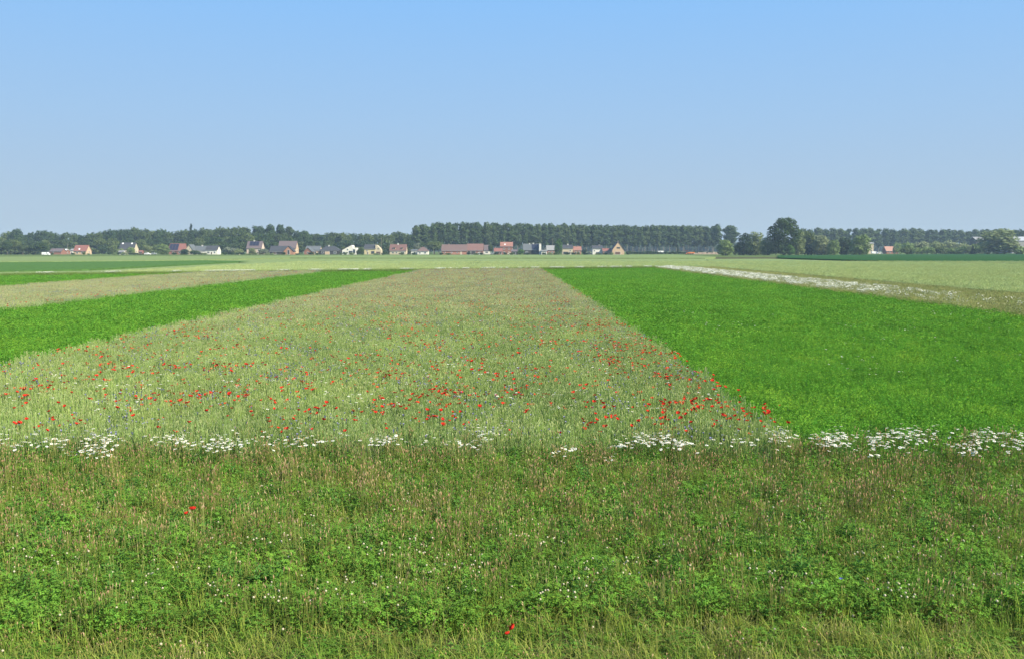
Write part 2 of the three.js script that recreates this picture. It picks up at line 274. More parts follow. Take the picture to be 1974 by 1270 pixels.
// ---- vivid green crop strips
const inStrip = (x, z) => {                                // which crop grows at x, z (distance ahead)
  const w = 0.35 * noiseA(z * 0.35, x > 0 ? 4 : 8) + 0.12 * noiseB(z * 1.7, x);
  if (z > farEdge(x) || z < FRONT - 0.4 + 0.4 * noiseA(x * 0.6, 1)) return 'none';
  if (x + w < XL2) return 'green'; if (x + w < XL1) return 'flower'; if (x + w < XC0) return 'green'; if (x + w < XC1) return 'flower'; if (x + w < XR1) return 'green'; if (x < XR3) return 'border'; return 'none';
};
{
  const greenCol = [0.118, 0.305, 0.034];
  const near = [leafyClump(84, 0.2, 0.46, 0.05, 0.017, greenCol), leafyClump(70, 0.17, 0.5, 0.055, 0.019, [0.125, 0.31, 0.032]), leafyClump(86, 0.2, 0.42, 0.042, 0.017, [0.088, 0.262, 0.032])], far = [0, 1].map(() => leafyClump(70, 0.34, 0.46, 0.10, 0.035, greenCol));
  const k = (x, z) => inStrip(x, z) === 'green' ? 1 : 0;
  const put = (lo, hi) => (x, z) => { const s = rand(lo, hi); const p = fbm(noiseB, x * 0.35, z * 0.2) + 0.5 * fbm(noiseA, x * 0.06, z * 0.13); return [x, 0, -z, s, rand(0.85, 1.12) * (1 + 0.42 * fbm(noiseC, x * 0.9, z * 0.9)), tint(1 + 0.2 * p, 1 + 0.3 * Math.max(0, p))]; };
  instanced('green_crop', near, vegM, scatter(15, 62, (z) => 36 - 35 * sstep(20, 62, z), k, put(0.75, 1.3)), 'fine-leaved vivid green crop plants of the near field part', 'crop');
  instanced('green_crop', far, vegM, scatter(26, 176, (z) => 9 * sstep(26, 50, z) - 6.5 * sstep(50, 140, z), k, put(0.9, 1.5)), 'fine-leaved vivid green crop plants of the far field part', 'crop');
}
// ---- flower strips: pale grasses, cornflowers, poppies, daisies
const poppyField = (x, z) => { let d = 0.32 + 0.9 * sstep(-0.1, 0.6, fbm(noiseA, x * 0.33 + 50, z * 0.16)); d *= 0.5 + 0.8 * sstep(0.5, 4.5, x) * (1 - sstep(34, 70, z)) + 0.3 * (1 - sstep(20, 28, z)); return d; };
{
  const k = (x, z) => inStrip(x, z) === 'flower' ? 1 : 0;
  const c1 = [0.305, 0.415, 0.125], c2 = [0.35, 0.435, 0.205], c3 = [0.225, 0.375, 0.09];
  const near = [seedTuft(16, 0.66, 0.17, c1, [0.36, 0.42, 0.19], 0.06, 0.007, 10), grassTuft(30, 0.62, 0.17, 0.006, 0.32, c1, c2), grassTuft(26, 0.52, 0.16, 0.007, 0.4, c3)];
  const far = [grassTuft(30, 0.64, 0.34, 0.02, 0.28, c1, c2), seedTuft(22, 0.66, 0.34, c2, [0.37, 0.37, 0.2], 0.08, 0.012, 12)];
  const put = (lo, hi) => (x, z) => { const s = rand(lo, hi), p = fbm(noiseC, x * 0.22, z * 0.12); return [x, 0, -z, s, rand(0.85, 1.1), tint(1 + 0.18 * p, 1 + 0.05 * p)]; };
  instanced('flower_strip_grass', near, vegM, scatter(15, 70, (z) => 60 - 58 * sstep(20, 70, z), k, put(0.85, 1.25)), 'pale green grasses growing among the wildflowers nearby', 'grass');
  instanced('flower_strip_grass', far, vegM, scatter(28, 176, (z) => 11 * sstep(28, 60, z) - 7 * sstep(60, 140, z), k, put(0.9, 1.4)), 'pale green grasses growing among the wildflowers far off', 'grass');
  const leafy = [leafyClump(80, 0.2, 0.5, 0.055, 0.018, [0.14, 0.24, 0.045])];
  instanced('wildflower_leaves', leafy, vegM, scatter(15, 90, (z) => 9 - 6 * sstep(20, 90, z), (x, z) => k(x, z) * (0.35 + 0.65 * sstep(0.2, 0.6, fbm(noiseA, x * 0.4, z * 0.3 + 70))), put(0.8, 1.3)), 'leafy wildflower foliage in the middle strip', 'foliage');
  // border of tawny grass
  const tawny = [seedTuft(20, 0.55, 0.3, [0.30, 0.36, 0.11], [0.37, 0.38, 0.16], 0.1, 0.012, 10), grassTuft(30, 0.58, 0.3, 0.016, 0.4, [0.28, 0.38, 0.11])];
  instanced('border_grass', tawny, vegM, scatter(36, 178, (z) => 16 - 9 * sstep(40, 140, z), (x, z) => (x > XR1 - 0.4 && x < XR3 ? 1 : 0), put(0.9, 1.4)), 'tawny grass of the border along the wheat', 'grass');
}
// ---- wheat: bristly ears over the pale canopy, where the field comes nearest
{
  const ear = [grassTuft(26, 0.82, 0.45, 0.022, 0.2, [0.32, 0.42, 0.17], [0.39, 0.48, 0.25]), seedTuft(22, 0.72, 0.45, [0.34, 0.43, 0.16], [0.43, 0.49, 0.22], 0.11, 0.014, 6)];
  instanced('wheat_ears', ear, vegM, scatter(66, 250, (z) => 5.5 - 4.3 * sstep(90, 220, z), (x, z) => (x > XR3 - 0.3 + 0.3 * noiseA(z * 0.4, 2) ? (Math.abs(Math.abs(x - 57) - 0.9) < 0.45 ? 0 : 1) : z > farEdge(x) + 2 && x > -60 && x < 60 ? 0.8 : 0), (x, z) => { const s = rand(0.9, 1.4); return [x, 0, -z, s, rand(0.9, 1.1), tint(1 + 0.1 * fbm(noiseB, x * 0.05, z * 0.05))]; }), 'pale green wheat ears of the nearer wheat', 'wheat');
}
// flower heads
function poppyGeos() {
  const petals = new Geo(), stem = new Geo(), heart = new Geo(), red = () => { const k = rand(0.85, 1.1); return [0.56 * k, 0.030 * k, 0.018 * k]; };
  for (let q = 0; q < 4; q++) {
    const a0 = q * 1.571 + (q % 2 ? 0.1 : 0), up = q % 2 ? 0.020 : 0.026, rr = q % 2 ? 0.036 : 0.041, seg = 4, c = red();
    let prev = null;
    for (let i = 0; i <= seg; i++) {
      const a = a0 + (i / seg - 0.5) * 1.75, r = rr * (1 - 0.35 * Math.abs(i / seg - 0.5) ** 2 * 4 * 0.5), m = [Math.cos(a) * r * 0.55, up * 0.35, Math.sin(a) * r * 0.55], t = [Math.cos(a) * r, up * (1 + 0.25 * (i % 2)), Math.sin(a) * r];
      if (prev) { petals.tri([0, 0, 0], prev[0], m, c); petals.quad(prev[0], prev[1], t, m, c); }
      prev = [m, t];
    }
  }
  for (let i = 0; i < 6; i++) { const a = i * 1.047, b = a + 1.047, r = 0.009; heart.tri([Math.cos(a) * r, 0.004, Math.sin(a) * r], [Math.cos(b) * r, 0.004, Math.sin(b) * r], [0, 0.018, 0]); }
  tube(stem, [0, 0, 0], [0.012, 0.4, 0.006], 0.003, 0.0025, null, 3); tube(stem, [0.012, 0.4, 0.006], [0, 0.7, 0], 0.0025, 0.002, null, 3);
  return { petals: petals.build(), heart: heart.build(), stem: stem.build() };
}
function daisyGeos() {
  const rays = new Geo(), disc = new Geo(), stem = new Geo();
  for (let q = 0; q < 14; q++) { const a = q / 14 * 6.283, w = 0.2, r = 0.026; rays.tri([Math.cos(a) * 0.006, 0.001, Math.sin(a) * 0.006], [Math.cos(a - w) * r, rand(-0.003, 0.003), Math.sin(a - w) * r], [Math.cos(a + w) * r, rand(-0.003, 0.003), Math.sin(a + w) * r]); }
  for (let i = 0; i < 6; i++) { const a = i * 1.047, b = a + 1.047, r = 0.008; disc.tri([Math.cos(a) * r, 0.002, Math.sin(a) * r], [Math.cos(b) * r, 0.002, Math.sin(b) * r], [0, 0.008, 0]); }
  tube(stem, [0, 0, 0], [0.01, 0.34, 0], 0.003, 0.0025, null, 3); tube(stem, [0.01, 0.34, 0], [0, 0.62, 0], 0.0025, 0.002, null, 3);
  return { rays: rays.build(), disc: disc.build(), stem: stem.build() };
}
const FM = { poppy: leafMat(1, 1, 1, 0.3, { vertexColors: true }), heart: mat(0.02, 0.02, 0.02), stem: leafMat(0.10, 0.17, 0.04, 0.2), white: leafMat(0.82, 0.82, 0.78, 0.2), yolk: mat(0.6, 0.38, 0.02), blue: leafMat(0.11, 0.12, 0.48, 0.3), clover: mat(0.40, 0.36, 0.25, 0.95) };
function plainColor(g, r, gg, b) { const n = g.attributes.position.count, c = new Float32Array(n * 3); for (let i = 0; i < n; i++) c.set([r, gg, b], i * 3); const o = g.clone(); o.setAttribute('color', new THREE.BufferAttribute(c, 3)); return o; }
const flowerTilt = () => rand(0.05, 0.55);
// a flower whose head sits at height h: the head parts ride at the top of the stem
function makeFlower(name, label, category, group, head, x, z, h, scale, spread = 1) {
  const t = thing(name, label, category, [x, 0, -z], rand(0, 6.283), group);
  const hd = new THREE.Vector3(0, h, 0), e = new THREE.Euler(flowerTilt(), 0, rand(-0.4, 0.4));
  for (const [n, g, m, onStem] of head) { const p = part(n, g, m, t); if (onStem) { p.scale.set(1, h / onStem, 1); } else { p.position.copy(hd); p.rotation.copy(e); p.scale.setScalar(scale); p.scale.x *= spread; } }
  return t;
}
const poppyKinds = [poppyGeos(), poppyGeos(), poppyGeos()], daisyKinds = [daisyGeos(), daisyGeos()];
const poppyHead = (k) => [['petals', k.petals, FM.poppy], ['flower_centre', k.heart, FM.heart], ['stem', k.stem, FM.stem, 0.7]];
const daisyHead = (k) => [['ray_petals', k.rays, FM.white], ['flower_centre', k.disc, FM.yolk], ['stem', k.stem, FM.stem, 0.62]];
{
  // two poppies that stand alone in the verge
  const lone = (u, v, label, n) => { const hh = v > 1100 ? 0.42 : 0.66, [x, z] = onSheet(u, v, hh); for (let i = 0; i < n; i++) makeFlower('poppy', i ? label.replace('bright', 'smaller darker') : label, 'poppy', null, poppyHead(poppyKinds[i % 3]), x + i * 0.07 * (v > 1100 ? -0.7 : -1), -z - i * 0.02, hh - i * 0.05, i ? 0.85 : 1.1).children[0].rotation.set(0.9, 0, 0.2); };
  lone(990, 1211, 'bright red poppy standing alone in the mown grass nearest the camera', 2);
  lone(371, 982, 'bright red poppy standing alone among the brown seed grass', 2);
  // poppies of the strips
  const spots = [];
  for (let z = FRONT; z < 158; z += 1) { const dens = z < 40 ? 5.4 : z < 70 ? 4.0 : 3.0; const n = dens * 24; for (let i = 0; i < n * 1.4; i++) { const x = rand(XC0 + 0.2, XC1 + 0.1), zz = z + R(); if (Math.abs(x) < halfWidth(zz) && R() < poppyField(x, zz)) spots.push([x, zz]); } }
  for (let i = 0; i < 150; i++) { const c = spots[Math.floor(R() * spots.length * 0.5)]; for (let j = 0; j < 6; j++) spots.push([c[0] + rand(-0.5, 0.5), c[1] + rand(-0.35, 0.35)]); }
  for (let i = 0; i < 900; i++) { const x = XL2 + (XL1 - XL2) * (R() < 0.6 ? 1 - R() ** 2 * 0.35 : R()), z = rand(45, 140); if (Math.abs(x) < halfWidth(z)) spots.push([x, z]); }
  spots.sort((a, b) => a[1] - b[1]);
  const single = spots.filter(([x, z]) => Math.abs(x) < z * 0.575).slice(0, 298), rest = spots.filter((s) => !single.includes(s));
  for (const [x, z] of single) makeFlower('poppy', 'red poppy flowering in the near part of the wildflower strip', 'poppy', 'poppies in the middle flower strip', poppyHead(poppyKinds[Math.floor(R() * 3)]), x, z, rand(0.6, 0.8), rand(0.65, 1.35));
  const merged = poppyKinds.map((k) => { const a = k.petals.clone(); a.translate(0, 0.7, 0); return mergeGeometries([a, plainColor(k.stem, 0.10, 0.17, 0.04), plainColor(k.heart, 0.02, 0.02, 0.02).translate(0, 0.7, 0)]); });
  instanced('distant_poppy', merged, FM.poppy, rest.map(([x, z]) => [x, rand(-0.1, 0.06), -z, rand(0.95, 1.45), 1, tint(1), undefined, 0.35]), 'red poppies scattered through the far parts of the strips', 'poppies');
  // cornflowers
  const corn = new Geo(); const cc = [0.27, 0.25, 0.44];
  for (let q = 0; q < 8; q++) { const a = q / 8 * 6.283; corn.tri([0, 0.66, 0], [Math.cos(a - 0.3) * 0.02, 0.672, Math.sin(a - 0.3) * 0.02], [Math.cos(a + 0.3) * 0.02, 0.675, Math.sin(a + 0.3) * 0.02], cc); }
  tube(corn, [0, 0.63, 0], [0, 0.662, 0], 0.003, 0.010, [0.1, 0.1, 0.25], 5); tube(corn, [0, 0, 0], [0, 0.64, 0], 0.003, 0.0025, [0.14, 0.2, 0.08], 3);
  const cornList = scatter(16, 158, (z) => (z < 40 ? 24 : 26), (x, z) => (inStrip(x, z) === 'flower' ? 0.12 + 0.88 * sstep(-0.1, 0.5, fbm(noiseB, x * 0.3 + 12, z * 0.2)) : 0), (x, z) => [x, rand(-0.14, 0.04), -z, 1.15, 1, tint(1.1), undefined, 0.2]);
  instanced('cornflower', [corn.build()], FM.poppy, cornList, 'small blue cornflowers dotted through the flower strips', 'cornflowers');
  // daisies: clumps along the front edge, as [column, row, spread across, spread in rows, how many]
  const clumps = [[20, 845, 40, 22, 14, 0], [100, 846, 60, 24, 34, 0], [190, 852, 40, 34, 60, 0], [150, 868, 60, 16, 14, 0], [330, 843, 45, 16, 28, 0], [430, 850, 70, 22, 60, 0], [560, 846, 70, 22, 26, 0], [640, 840, 40, 20, 7, 0], [740, 848, 50, 14, 26, 0], [830, 845, 40, 14, 8, 0], [935, 828, 50, 20, 30, 0], [905, 852, 40, 14, 12, 0], [1090, 868, 40, 12, 10, 0], [1170, 885, 15, 6, 4, 0], [1250, 843, 50, 16, 52, 0], [1315, 853, 30, 10, 22, 0], [1200, 858, 20, 6, 10, 0], [1420, 845, 60, 12, 10, 0], [1500, 838, 32, 18, 44, 1], [1605, 844, 45, 26, 62, 1], [1700, 850, 36, 24, 34, 1], [1760, 836, 70, 22, 60, 1], [1870, 862, 40, 20, 34, 1], [1900, 838, 60, 16, 40, 1], [1955, 850, 30, 24, 24, 1], [1690, 878, 20, 6, 6, 1], [2020, 850, 60, 30, 30, 1], [500, 852, 480, 26, 24, 0], [1250, 852, 260, 24, 16, 0], [1720, 852, 240, 26, 12, 1], [-60, 850, 60, 30, 30, 0]];
  const names = ['white daisy in the clumps fringing the front of the wildflower strip', 'white daisy in the clumps fringing the front of the green crop field'], groups = ['daisies along the flower strip edge', 'daisies along the green field edge'];
  const dz = [];
  for (const [u, v, su, sv, n, side] of clumps) for (let i = 0; i < n * 1.7; i++) { const uu = u + su * 0.64 * (R() + R() + R() - 1.5) * 1.3, vv = v + sv * 0.64 * (R() + R() + R() - 1.5) * 1.3; const h = rand(0.52, 0.72), [x, z] = onSheet(uu, vv, h); dz.push([x, -z, h, side]); }
  for (let i = 0; i < 3600; i++) { const z = FRONT + 2 + 75 * R() ** 1.6, x = rand(XC0, XC1); if (Math.abs(x) < halfWidth(z) && fbm(noiseC, x * 0.4 + 80, z * 0.3) > 0.05) dz.push([x, z, rand(0.64, 0.78), 2]); }
  for (let i = 0; i < 900; i++) { const x = rand(8, 27), z = rand(25, 52); if (fbm(noiseA, x * 0.25 + 33, z * 0.12) > 0.22) dz.push([x, z, rand(0.44, 0.54), 2]); }
  const inView = dz.filter(([x, z, , s]) => s < 2 && Math.abs(x) < z * 0.575), chosen = new Set(inView.map((d) => [d[1] + R() * 1.2, d]).sort((a, b) => a[0] - b[0]).slice(0, 300).map((a) => a[1]));
  for (const d of chosen) makeFlower('daisy', names[d[3]], 'daisy', groups[d[3]], daisyHead(daisyKinds[Math.floor(R() * 2)]), d[0], d[1], d[2], rand(0.75, 1.2));
  const dm = daisyKinds.map((k) => mergeGeometries([plainColor(k.rays, 0.82, 0.82, 0.78).translate(0, 0.62, 0), plainColor(k.disc, 0.6, 0.38, 0.02).translate(0, 0.62, 0), plainColor(k.stem, 0.10, 0.17, 0.04)]));
  instanced('distant_daisy', dm, FM.poppy, dz.filter((d) => !chosen.has(d)).map(([x, z, h]) => [x, h - 0.62, -z, rand(0.9, 1.35), 1, [1, 1, 1], undefined, 0.15]), 'white daisies scattered among the wildflowers', 'daisies');
  // the dense daisy border and the thin line of daisies at the far end
  const patch = (n, r) => { const gs = []; for (let i = 0; i < n; i++) { const a = rand(0, 6.283), d = r * Math.sqrt(R()), k = daisyKinds[i % 2], h = rand(0.54, 0.8); const hd = plainColor(k.rays, 0.80, 0.79, 0.70); hd.scale(1.4, 1.4, 1.4); hd.rotateX(rand(-0.2, 0.9)); hd.translate(Math.cos(a) * d, h, Math.sin(a) * d); gs.push(hd); const st = new Geo(); tube(st, [Math.cos(a) * d, 0, Math.sin(a) * d], [Math.cos(a) * d, h, Math.sin(a) * d], 0.004, 0.003, [0.12, 0.2, 0.05], 3); gs.push(st.build()); } return mergeGeometries(gs); };
  const patches = [patch(7, 0.2), patch(5, 0.26), patch(9, 0.24)], border = [];
  for (let i = 0; i < 13500; i++) { const z = rand(46, 176), x = XR1 - 0.1 + 6.6 * R() ** 1.15; const dens = (0.08 + 0.92 * sstep(55, 95, z)) * (0.1 + 0.9 * sstep(-0.15, 0.4, fbm(noiseA, x * 0.6, z * 0.22 + 40))); if (Math.abs(x) < halfWidth(z) && R() < dens) border.push([x, 0, -z, rand(0.9, 1.15), 1, [1, 1, 1]]); }
  for (let i = 0; i < 6000; i++) { const x = rand(-70, 32), z = farEdge(x) + rand(-0.6, 1.6); if (fbm(noiseB, x * 0.3, 4) + rand(-0.15, 0.15) > 0.12) border.push([x, 0.1, -z, rand(0.8, 1.1), 1, [1, 1, 1]]); }
  instanced('daisy_patch', patches, FM.poppy, border, 'dense white daisies massed along the wheat border', 'daisies');
  const fringe = scatter(100, 180, () => 40, (x, z) => (x > -72 && x < XR1 && Math.abs(z - farEdge(x) - 0.4) < 1.3 ? 0.5 : 0), (x, z) => [x, 0, -z, rand(0.8, 1.3), rand(0.9, 1.3), tint(1)]);
  instanced('far_fringe_grass', [grassTuft(26, 0.7, 0.3, 0.02, 0.4, [0.17, 0.25, 0.06])], vegM, fringe, 'grass fringe along the far end of the strips', 'grass');
  // white clover heads of the verge
  const ball = new THREE.IcosahedronGeometry(0.0115, 1), stalk = new Geo(); tube(stalk, [0, 0, 0], [0, 0.36, 0], 0.002, 0.0018, null, 3); const sg = stalk.build();
  const pts = scatter(6.8, 13.5, () => 58, (x, z) => (z < vergeLine(x) ? 0.12 : 1) * (0.06 + 0.94 * sstep(0.1, 0.55, fbm(noiseC, x * 0.5 + 7, z * 0.7))) * (1 - 0.75 * sstep(9.8, 12, z)), (x, z) => [x, z]).sort((a, b) => a[1] - b[1]);
  const cl = pts.filter(([x, z]) => Math.abs(x) < z * 0.57), few = new Set(cl.slice(0, 300));
  for (const [x, z] of few) { const h = (z < vergeLine(x) ? 0.16 : 0.36) * rand(0.9, 1.2), t = thing('clover_flower', 'small creamy clover flower head poking out of the near verge', 'clover flower', [x, 0, -z], 0, 'clover flowers in the verge'); const hd = part('flower_head', ball, FM.clover, t); hd.position.y = h; hd.scale.setScalar(rand(0.8, 1.2)); part('stem', sg, FM.stem, t).scale.y = h / 0.36; }
  const far = mergeGeometries([plainColor(ball.toNonIndexed ? ball : ball, 0.40, 0.36, 0.25).translate(0, 0.36, 0), plainColor(sg, 0.1, 0.17, 0.04)].map((g) => { g.deleteAttribute('uv'); return g.index ? g.toNonIndexed() : g; }));
  instanced('distant_clover_flower', [far], dryM, pts.filter((p) => !few.has(p)).map(([x, z]) => [x, rand(-0.05, 0.08), -z, rand(0.85, 1.2), 1, tint(1), undefined, 0.2]), 'creamy clover flower heads farther into the verge', 'clover flowers');
  const [bx, bz] = onSheet(1622, 1120, 0.4);
  const b = thing('cornflower', 'single blue cornflower standing in the clover of the near verge', 'cornflower', [bx, 0, bz]); b.name = 'lone_cornflower';
  const bg = new Geo(); for (let q = 0; q < 8; q++) { const a = q / 8 * 6.283; bg.tri([0, 0, 0], [Math.cos(a - 0.3) * 0.024, 0.012, Math.sin(a - 0.3) * 0.024], [Math.cos(a + 0.3) * 0.024, 0.014, Math.sin(a + 0.3) * 0.024]); } part('flower_head', bg.build(), FM.blue, b).position.y = 0.42; part('stem', sg, FM.stem, b).scale.y = 1.16;
}

// ---------------------------------------------------------------- trees
const barkM = mat(0.10, 0.085, 0.065, 1), barkPale = mat(0.17, 0.155, 0.13, 1);
const leafMs = {
  poplar: [leafMat(0.062, 0.098, 0.036, 0.25), leafMat(0.074, 0.108, 0.040, 0.25), leafMat(0.052, 0.086, 0.034, 0.25)],
  wood: [leafMat(0.046, 0.080, 0.024, 0.25), leafMat(0.060, 0.090, 0.028, 0.25), leafMat(0.038, 0.068, 0.024, 0.25), leafMat(0.095, 0.13, 0.042, 0.25)],
  willow: [leafMat(0.20, 0.245, 0.105, 0.3), leafMat(0.18, 0.25, 0.085, 0.3), leafMat(0.22, 0.255, 0.13, 0.3)],
  bright: [leafMat(0.07, 0.145, 0.03, 0.3)],
  dark: [leafMat(0.032, 0.058, 0.024, 0.2)],
  silver: [leafMat(0.17, 0.20, 0.14, 0.3)],
};
// a crown of leaf-clump faces spread through lobes; every face looks outward from its lobe, roughly
function crownGeo(lobes, n, size, rough = 0.75, least = 6) {
  const g = new Geo(), vol = lobes.map((l) => l[3] * l[4] * l[3]), sum = vol.reduce((a, b) => a + b, 0);
  lobes.forEach((l, k) => {
    const m = Math.round(n * vol[k] / sum) + least;
    for (let i = 0; i < m; i++) {
      const d = randUnit(), r = 0.45 + 0.6 * Math.sqrt(R()), c = V(l[0] + d.x * l[3] * r, l[1] + d.y * l[4] * r, l[2] + d.z * l[3] * r), nr = d.clone().add(randUnit().multiplyScalar(rough)).normalize();
      const u = new THREE.Vector3().crossVectors(nr, Math.abs(nr.y) > 0.9 ? V(1, 0, 0) : V(0, 1, 0)).normalize(), v = new THREE.Vector3().crossVectors(nr, u), a = rand(0, 6.283), s = size * rand(0.5, 1.2);
      const at = (t, q) => [c.x + (u.x * Math.cos(t) + v.x * Math.sin(t)) * s * q, c.y + (u.y * Math.cos(t) + v.y * Math.sin(t)) * s * q, c.z + (u.z * Math.cos(t) + v.z * Math.sin(t)) * s * q];
      g.quad(at(a, rand(0.6, 1)), at(a + 1.5, rand(0.4, 0.8)), at(a + 3.1, rand(0.6, 1)), at(a + 4.6, rand(0.4, 0.8)));
    }
  });
  return g.build();
}
function trunkGeo(h, r, limbs, reach) {                    // tapered trunk that bends a little, with limbs
  const g = new Geo(); const seg = 4; let p = [0, 0, 0]; const pts = [p];
  for (let i = 1; i <= seg; i++) { p = [p[0] + rand(-0.02, 0.02) * h, h * i / seg, p[2] + rand(-0.02, 0.02) * h]; pts.push(p); }
  for (let i = 0; i < seg; i++) tube(g, pts[i], pts[i + 1], r * (1 - 0.2 * i), r * (1 - 0.2 * (i + 1)), null, 6);
  for (let i = 0; i < limbs; i++) { const t = rand(0.35, 0.95), k = Math.min(seg - 1, Math.floor(t * seg)), b = pts[k + 1], a = rand(0, 6.283), l = reach * rand(0.5, 1); tube(g, b, [b[0] + Math.cos(a) * l, b[1] + l * rand(0.5, 1.1), b[2] + Math.sin(a) * l], r * 0.35, r * 0.1, null, 4); }
  return g.build();
}
const treeKinds = {                                        // every kind is 10 m tall and scaled
  poplar: () => { const lobes = []; for (let i = 0; i < 11; i++) { const t = i / 10, y = 3.2 + t * 5.9, w = 1.4 * (t < 0.3 ? 0.7 + t : 1) * (t > 0.8 ? 1 - 1.2 * (t - 0.8) : 1); lobes.push([rand(-0.4, 0.4) * w, y, rand(-0.4, 0.4) * w, w * rand(0.65, 0.85), rand(0.7, 1.0)]); } return [crownGeo(lobes, 1300, 0.36), trunkGeo(6, 0.14, 7, 1.6)]; },
  round: () => { const lobes = [[0, 5.6, 0, 2.9, 2.9]]; for (let i = 0; i < 12; i++) { const a = rand(0, 6.283), e = rand(-0.5, 1.2), r = 2.5; lobes.push([Math.cos(a) * Math.cos(e) * r, 5.6 + Math.sin(e) * 2.9, Math.sin(a) * Math.cos(e) * r, rand(1.1, 1.7), rand(1.0, 1.5)]); } return [crownGeo(lobes, 1700, 0.46), trunkGeo(5.5, 0.26, 7, 2.2)]; },
  big: () => { const lobes = []; for (let i = 0; i < 44; i++) { const a = i * 2.4 + rand(-0.4, 0.4), t = i / 43, y = 0.9 + t * 8.2, w = t > 0.42 ? 3.6 * Math.sin(0.95 + 1.85 * (t - 0.42) / 0.58) ** 0.75 : 2.3 + 0.8 * t; const d = Math.sqrt(rand(0.15, 1)) * w * 0.78; lobes.push([Math.cos(a) * d, y, Math.sin(a) * d, rand(0.8, 1.3), rand(0.7, 1.1)]); } return [crownGeo(lobes, 6500, 0.28), trunkGeo(6.5, 0.22, 10, 2.6)]; },
  willow: () => { const lobes = []; for (let i = 0; i < 16; i++) { const a = i * 2.4 + rand(-0.5, 0.5), t = i / 15, w = 2.4 * Math.sin(0.75 + 1.85 * t); lobes.push([Math.cos(a) * w * 0.6, 1.1 + t * 7.5, Math.sin(a) * w * 0.55, rand(0.9, 1.35), rand(1.1, 1.7)]); } return [crownGeo(lobes, 2400, 0.34), trunkGeo(5, 0.2, 6, 1.5)]; },
  bush: () => { const lobes = []; for (let i = 0; i < 10; i++) { const a = rand(0, 6.283), d = Math.sqrt(R()) * 3.6; lobes.push([Math.cos(a) * d, rand(2.5, 7.4 - d * 0.6), Math.sin(a) * d, rand(2.0, 2.9), rand(2.2, 2.9)]); } return [crownGeo(lobes, 1100, 0.75), trunkGeo(4, 0.35, 6, 2.5)]; },
  cone: () => { const lobes = []; for (let i = 0; i < 10; i++) { const t = i / 9; lobes.push([rand(-0.1, 0.1), 0.9 + t * 8.4, rand(-0.1, 0.1), 1.35 * (1.05 - t) + 0.16, 0.8]); } return [crownGeo(lobes, 600, 0.3, 0.75, 45), trunkGeo(8, 0.16, 2, 0.5)]; },
};
const protos = {}; for (const k in treeKinds) protos[k] = [0, 1, 2].slice(0, k === 'big' || k === 'cone' ? 1 : 3).map(() => treeKinds[k]());
function tree(kind, name, label, group, x, z, height, width, m, category = 'tree') {   // width: metres across
  const base = { poplar: 2.7, round: 7.6, big: 7.2, willow: 4.6, bush: 10.5, cone: 2.7 }[kind], list = protos[kind], [cg, tg] = list[Math.floor(R() * list.length)];
  const t = thing(name, label, category, [x, 0, z], rand(0, 6.283), group); t.scale.set(width / base, height / 10, width / base);
  part(kind === 'bush' ? 'foliage' : 'crown', cg, m, t); part(kind === 'bush' ? 'stem' : 'trunk', tg, kind === 'poplar' ? barkPale : barkM, t); return t;
}
const pick = (a) => a[Math.floor(R() * a.length)];
// the long poplar row behind the village: two lines of trees that run away to the right
{
  const A = [X(806, 775), -775], B = [X(1372, 905), -905], n = 44;
  for (let i = 0; i < n; i++) {
    const t = i / (n - 1); if (Math.abs(t - 0.27) < 0.008) continue;
    const x = A[0] + (B[0] - A[0]) * t, z = A[1] + (B[1] - A[1]) * t, e = i < 2 ? 0.93 : 1;
    tree('poplar', 'poplar_tree', 'tall grey-green poplar in the front line of the long row behind the village', 'poplars of the front line behind the village', x + rand(-0.8, 0.8), z + rand(-1, 1), 28.2 * e * rand(0.96, 1.03), rand(8.4, 10.2), pick(leafMs.poplar));
    tree('poplar', 'poplar_tree', 'tall grey-green poplar in the rear line of the long row behind the village', 'poplars of the rear line behind the village', x + rand(-0.8, 0.8) + 4, z - 9 + rand(-1, 1), 28 * e * rand(0.94, 1.03), rand(8, 9.6), pick(leafMs.poplar));
  }
  const lastTwo = [[1383, 20, 432, 'narrow poplar standing just apart at the end of the long row'], [1406, 32, 434, 'wide rounded poplar closing the right end of the long row']];
  for (const [u, w, top, label] of lastTwo) tree('poplar', 'poplar_tree', label, null, X(u, 880), -880, Y(top, 880), w * perMetre(880), leafMs.poplar[0]);
  const C = [X(1545, 960), -960], D = [X(2010, 1080), -1080];
  for (let i = 0; i < 36; i++) { const t = i / 35; tree('poplar', 'poplar_tree', 'bluish distant poplar in the straight row across the right horizon', 'poplars on the right horizon', C[0] + (D[0] - C[0]) * t + rand(-1, 1), C[1] + (D[1] - C[1]) * t, Y(441, 1000) * rand(0.94, 1.04), rand(11, 13.5), pick(leafMs.poplar)); }
  tree('round', 'broadleaf_tree', 'dark round tree at the far right end of the horizon row', null, X(1962, 900), -900, Y(440, 900), 17, leafMs.wood[2]);
}
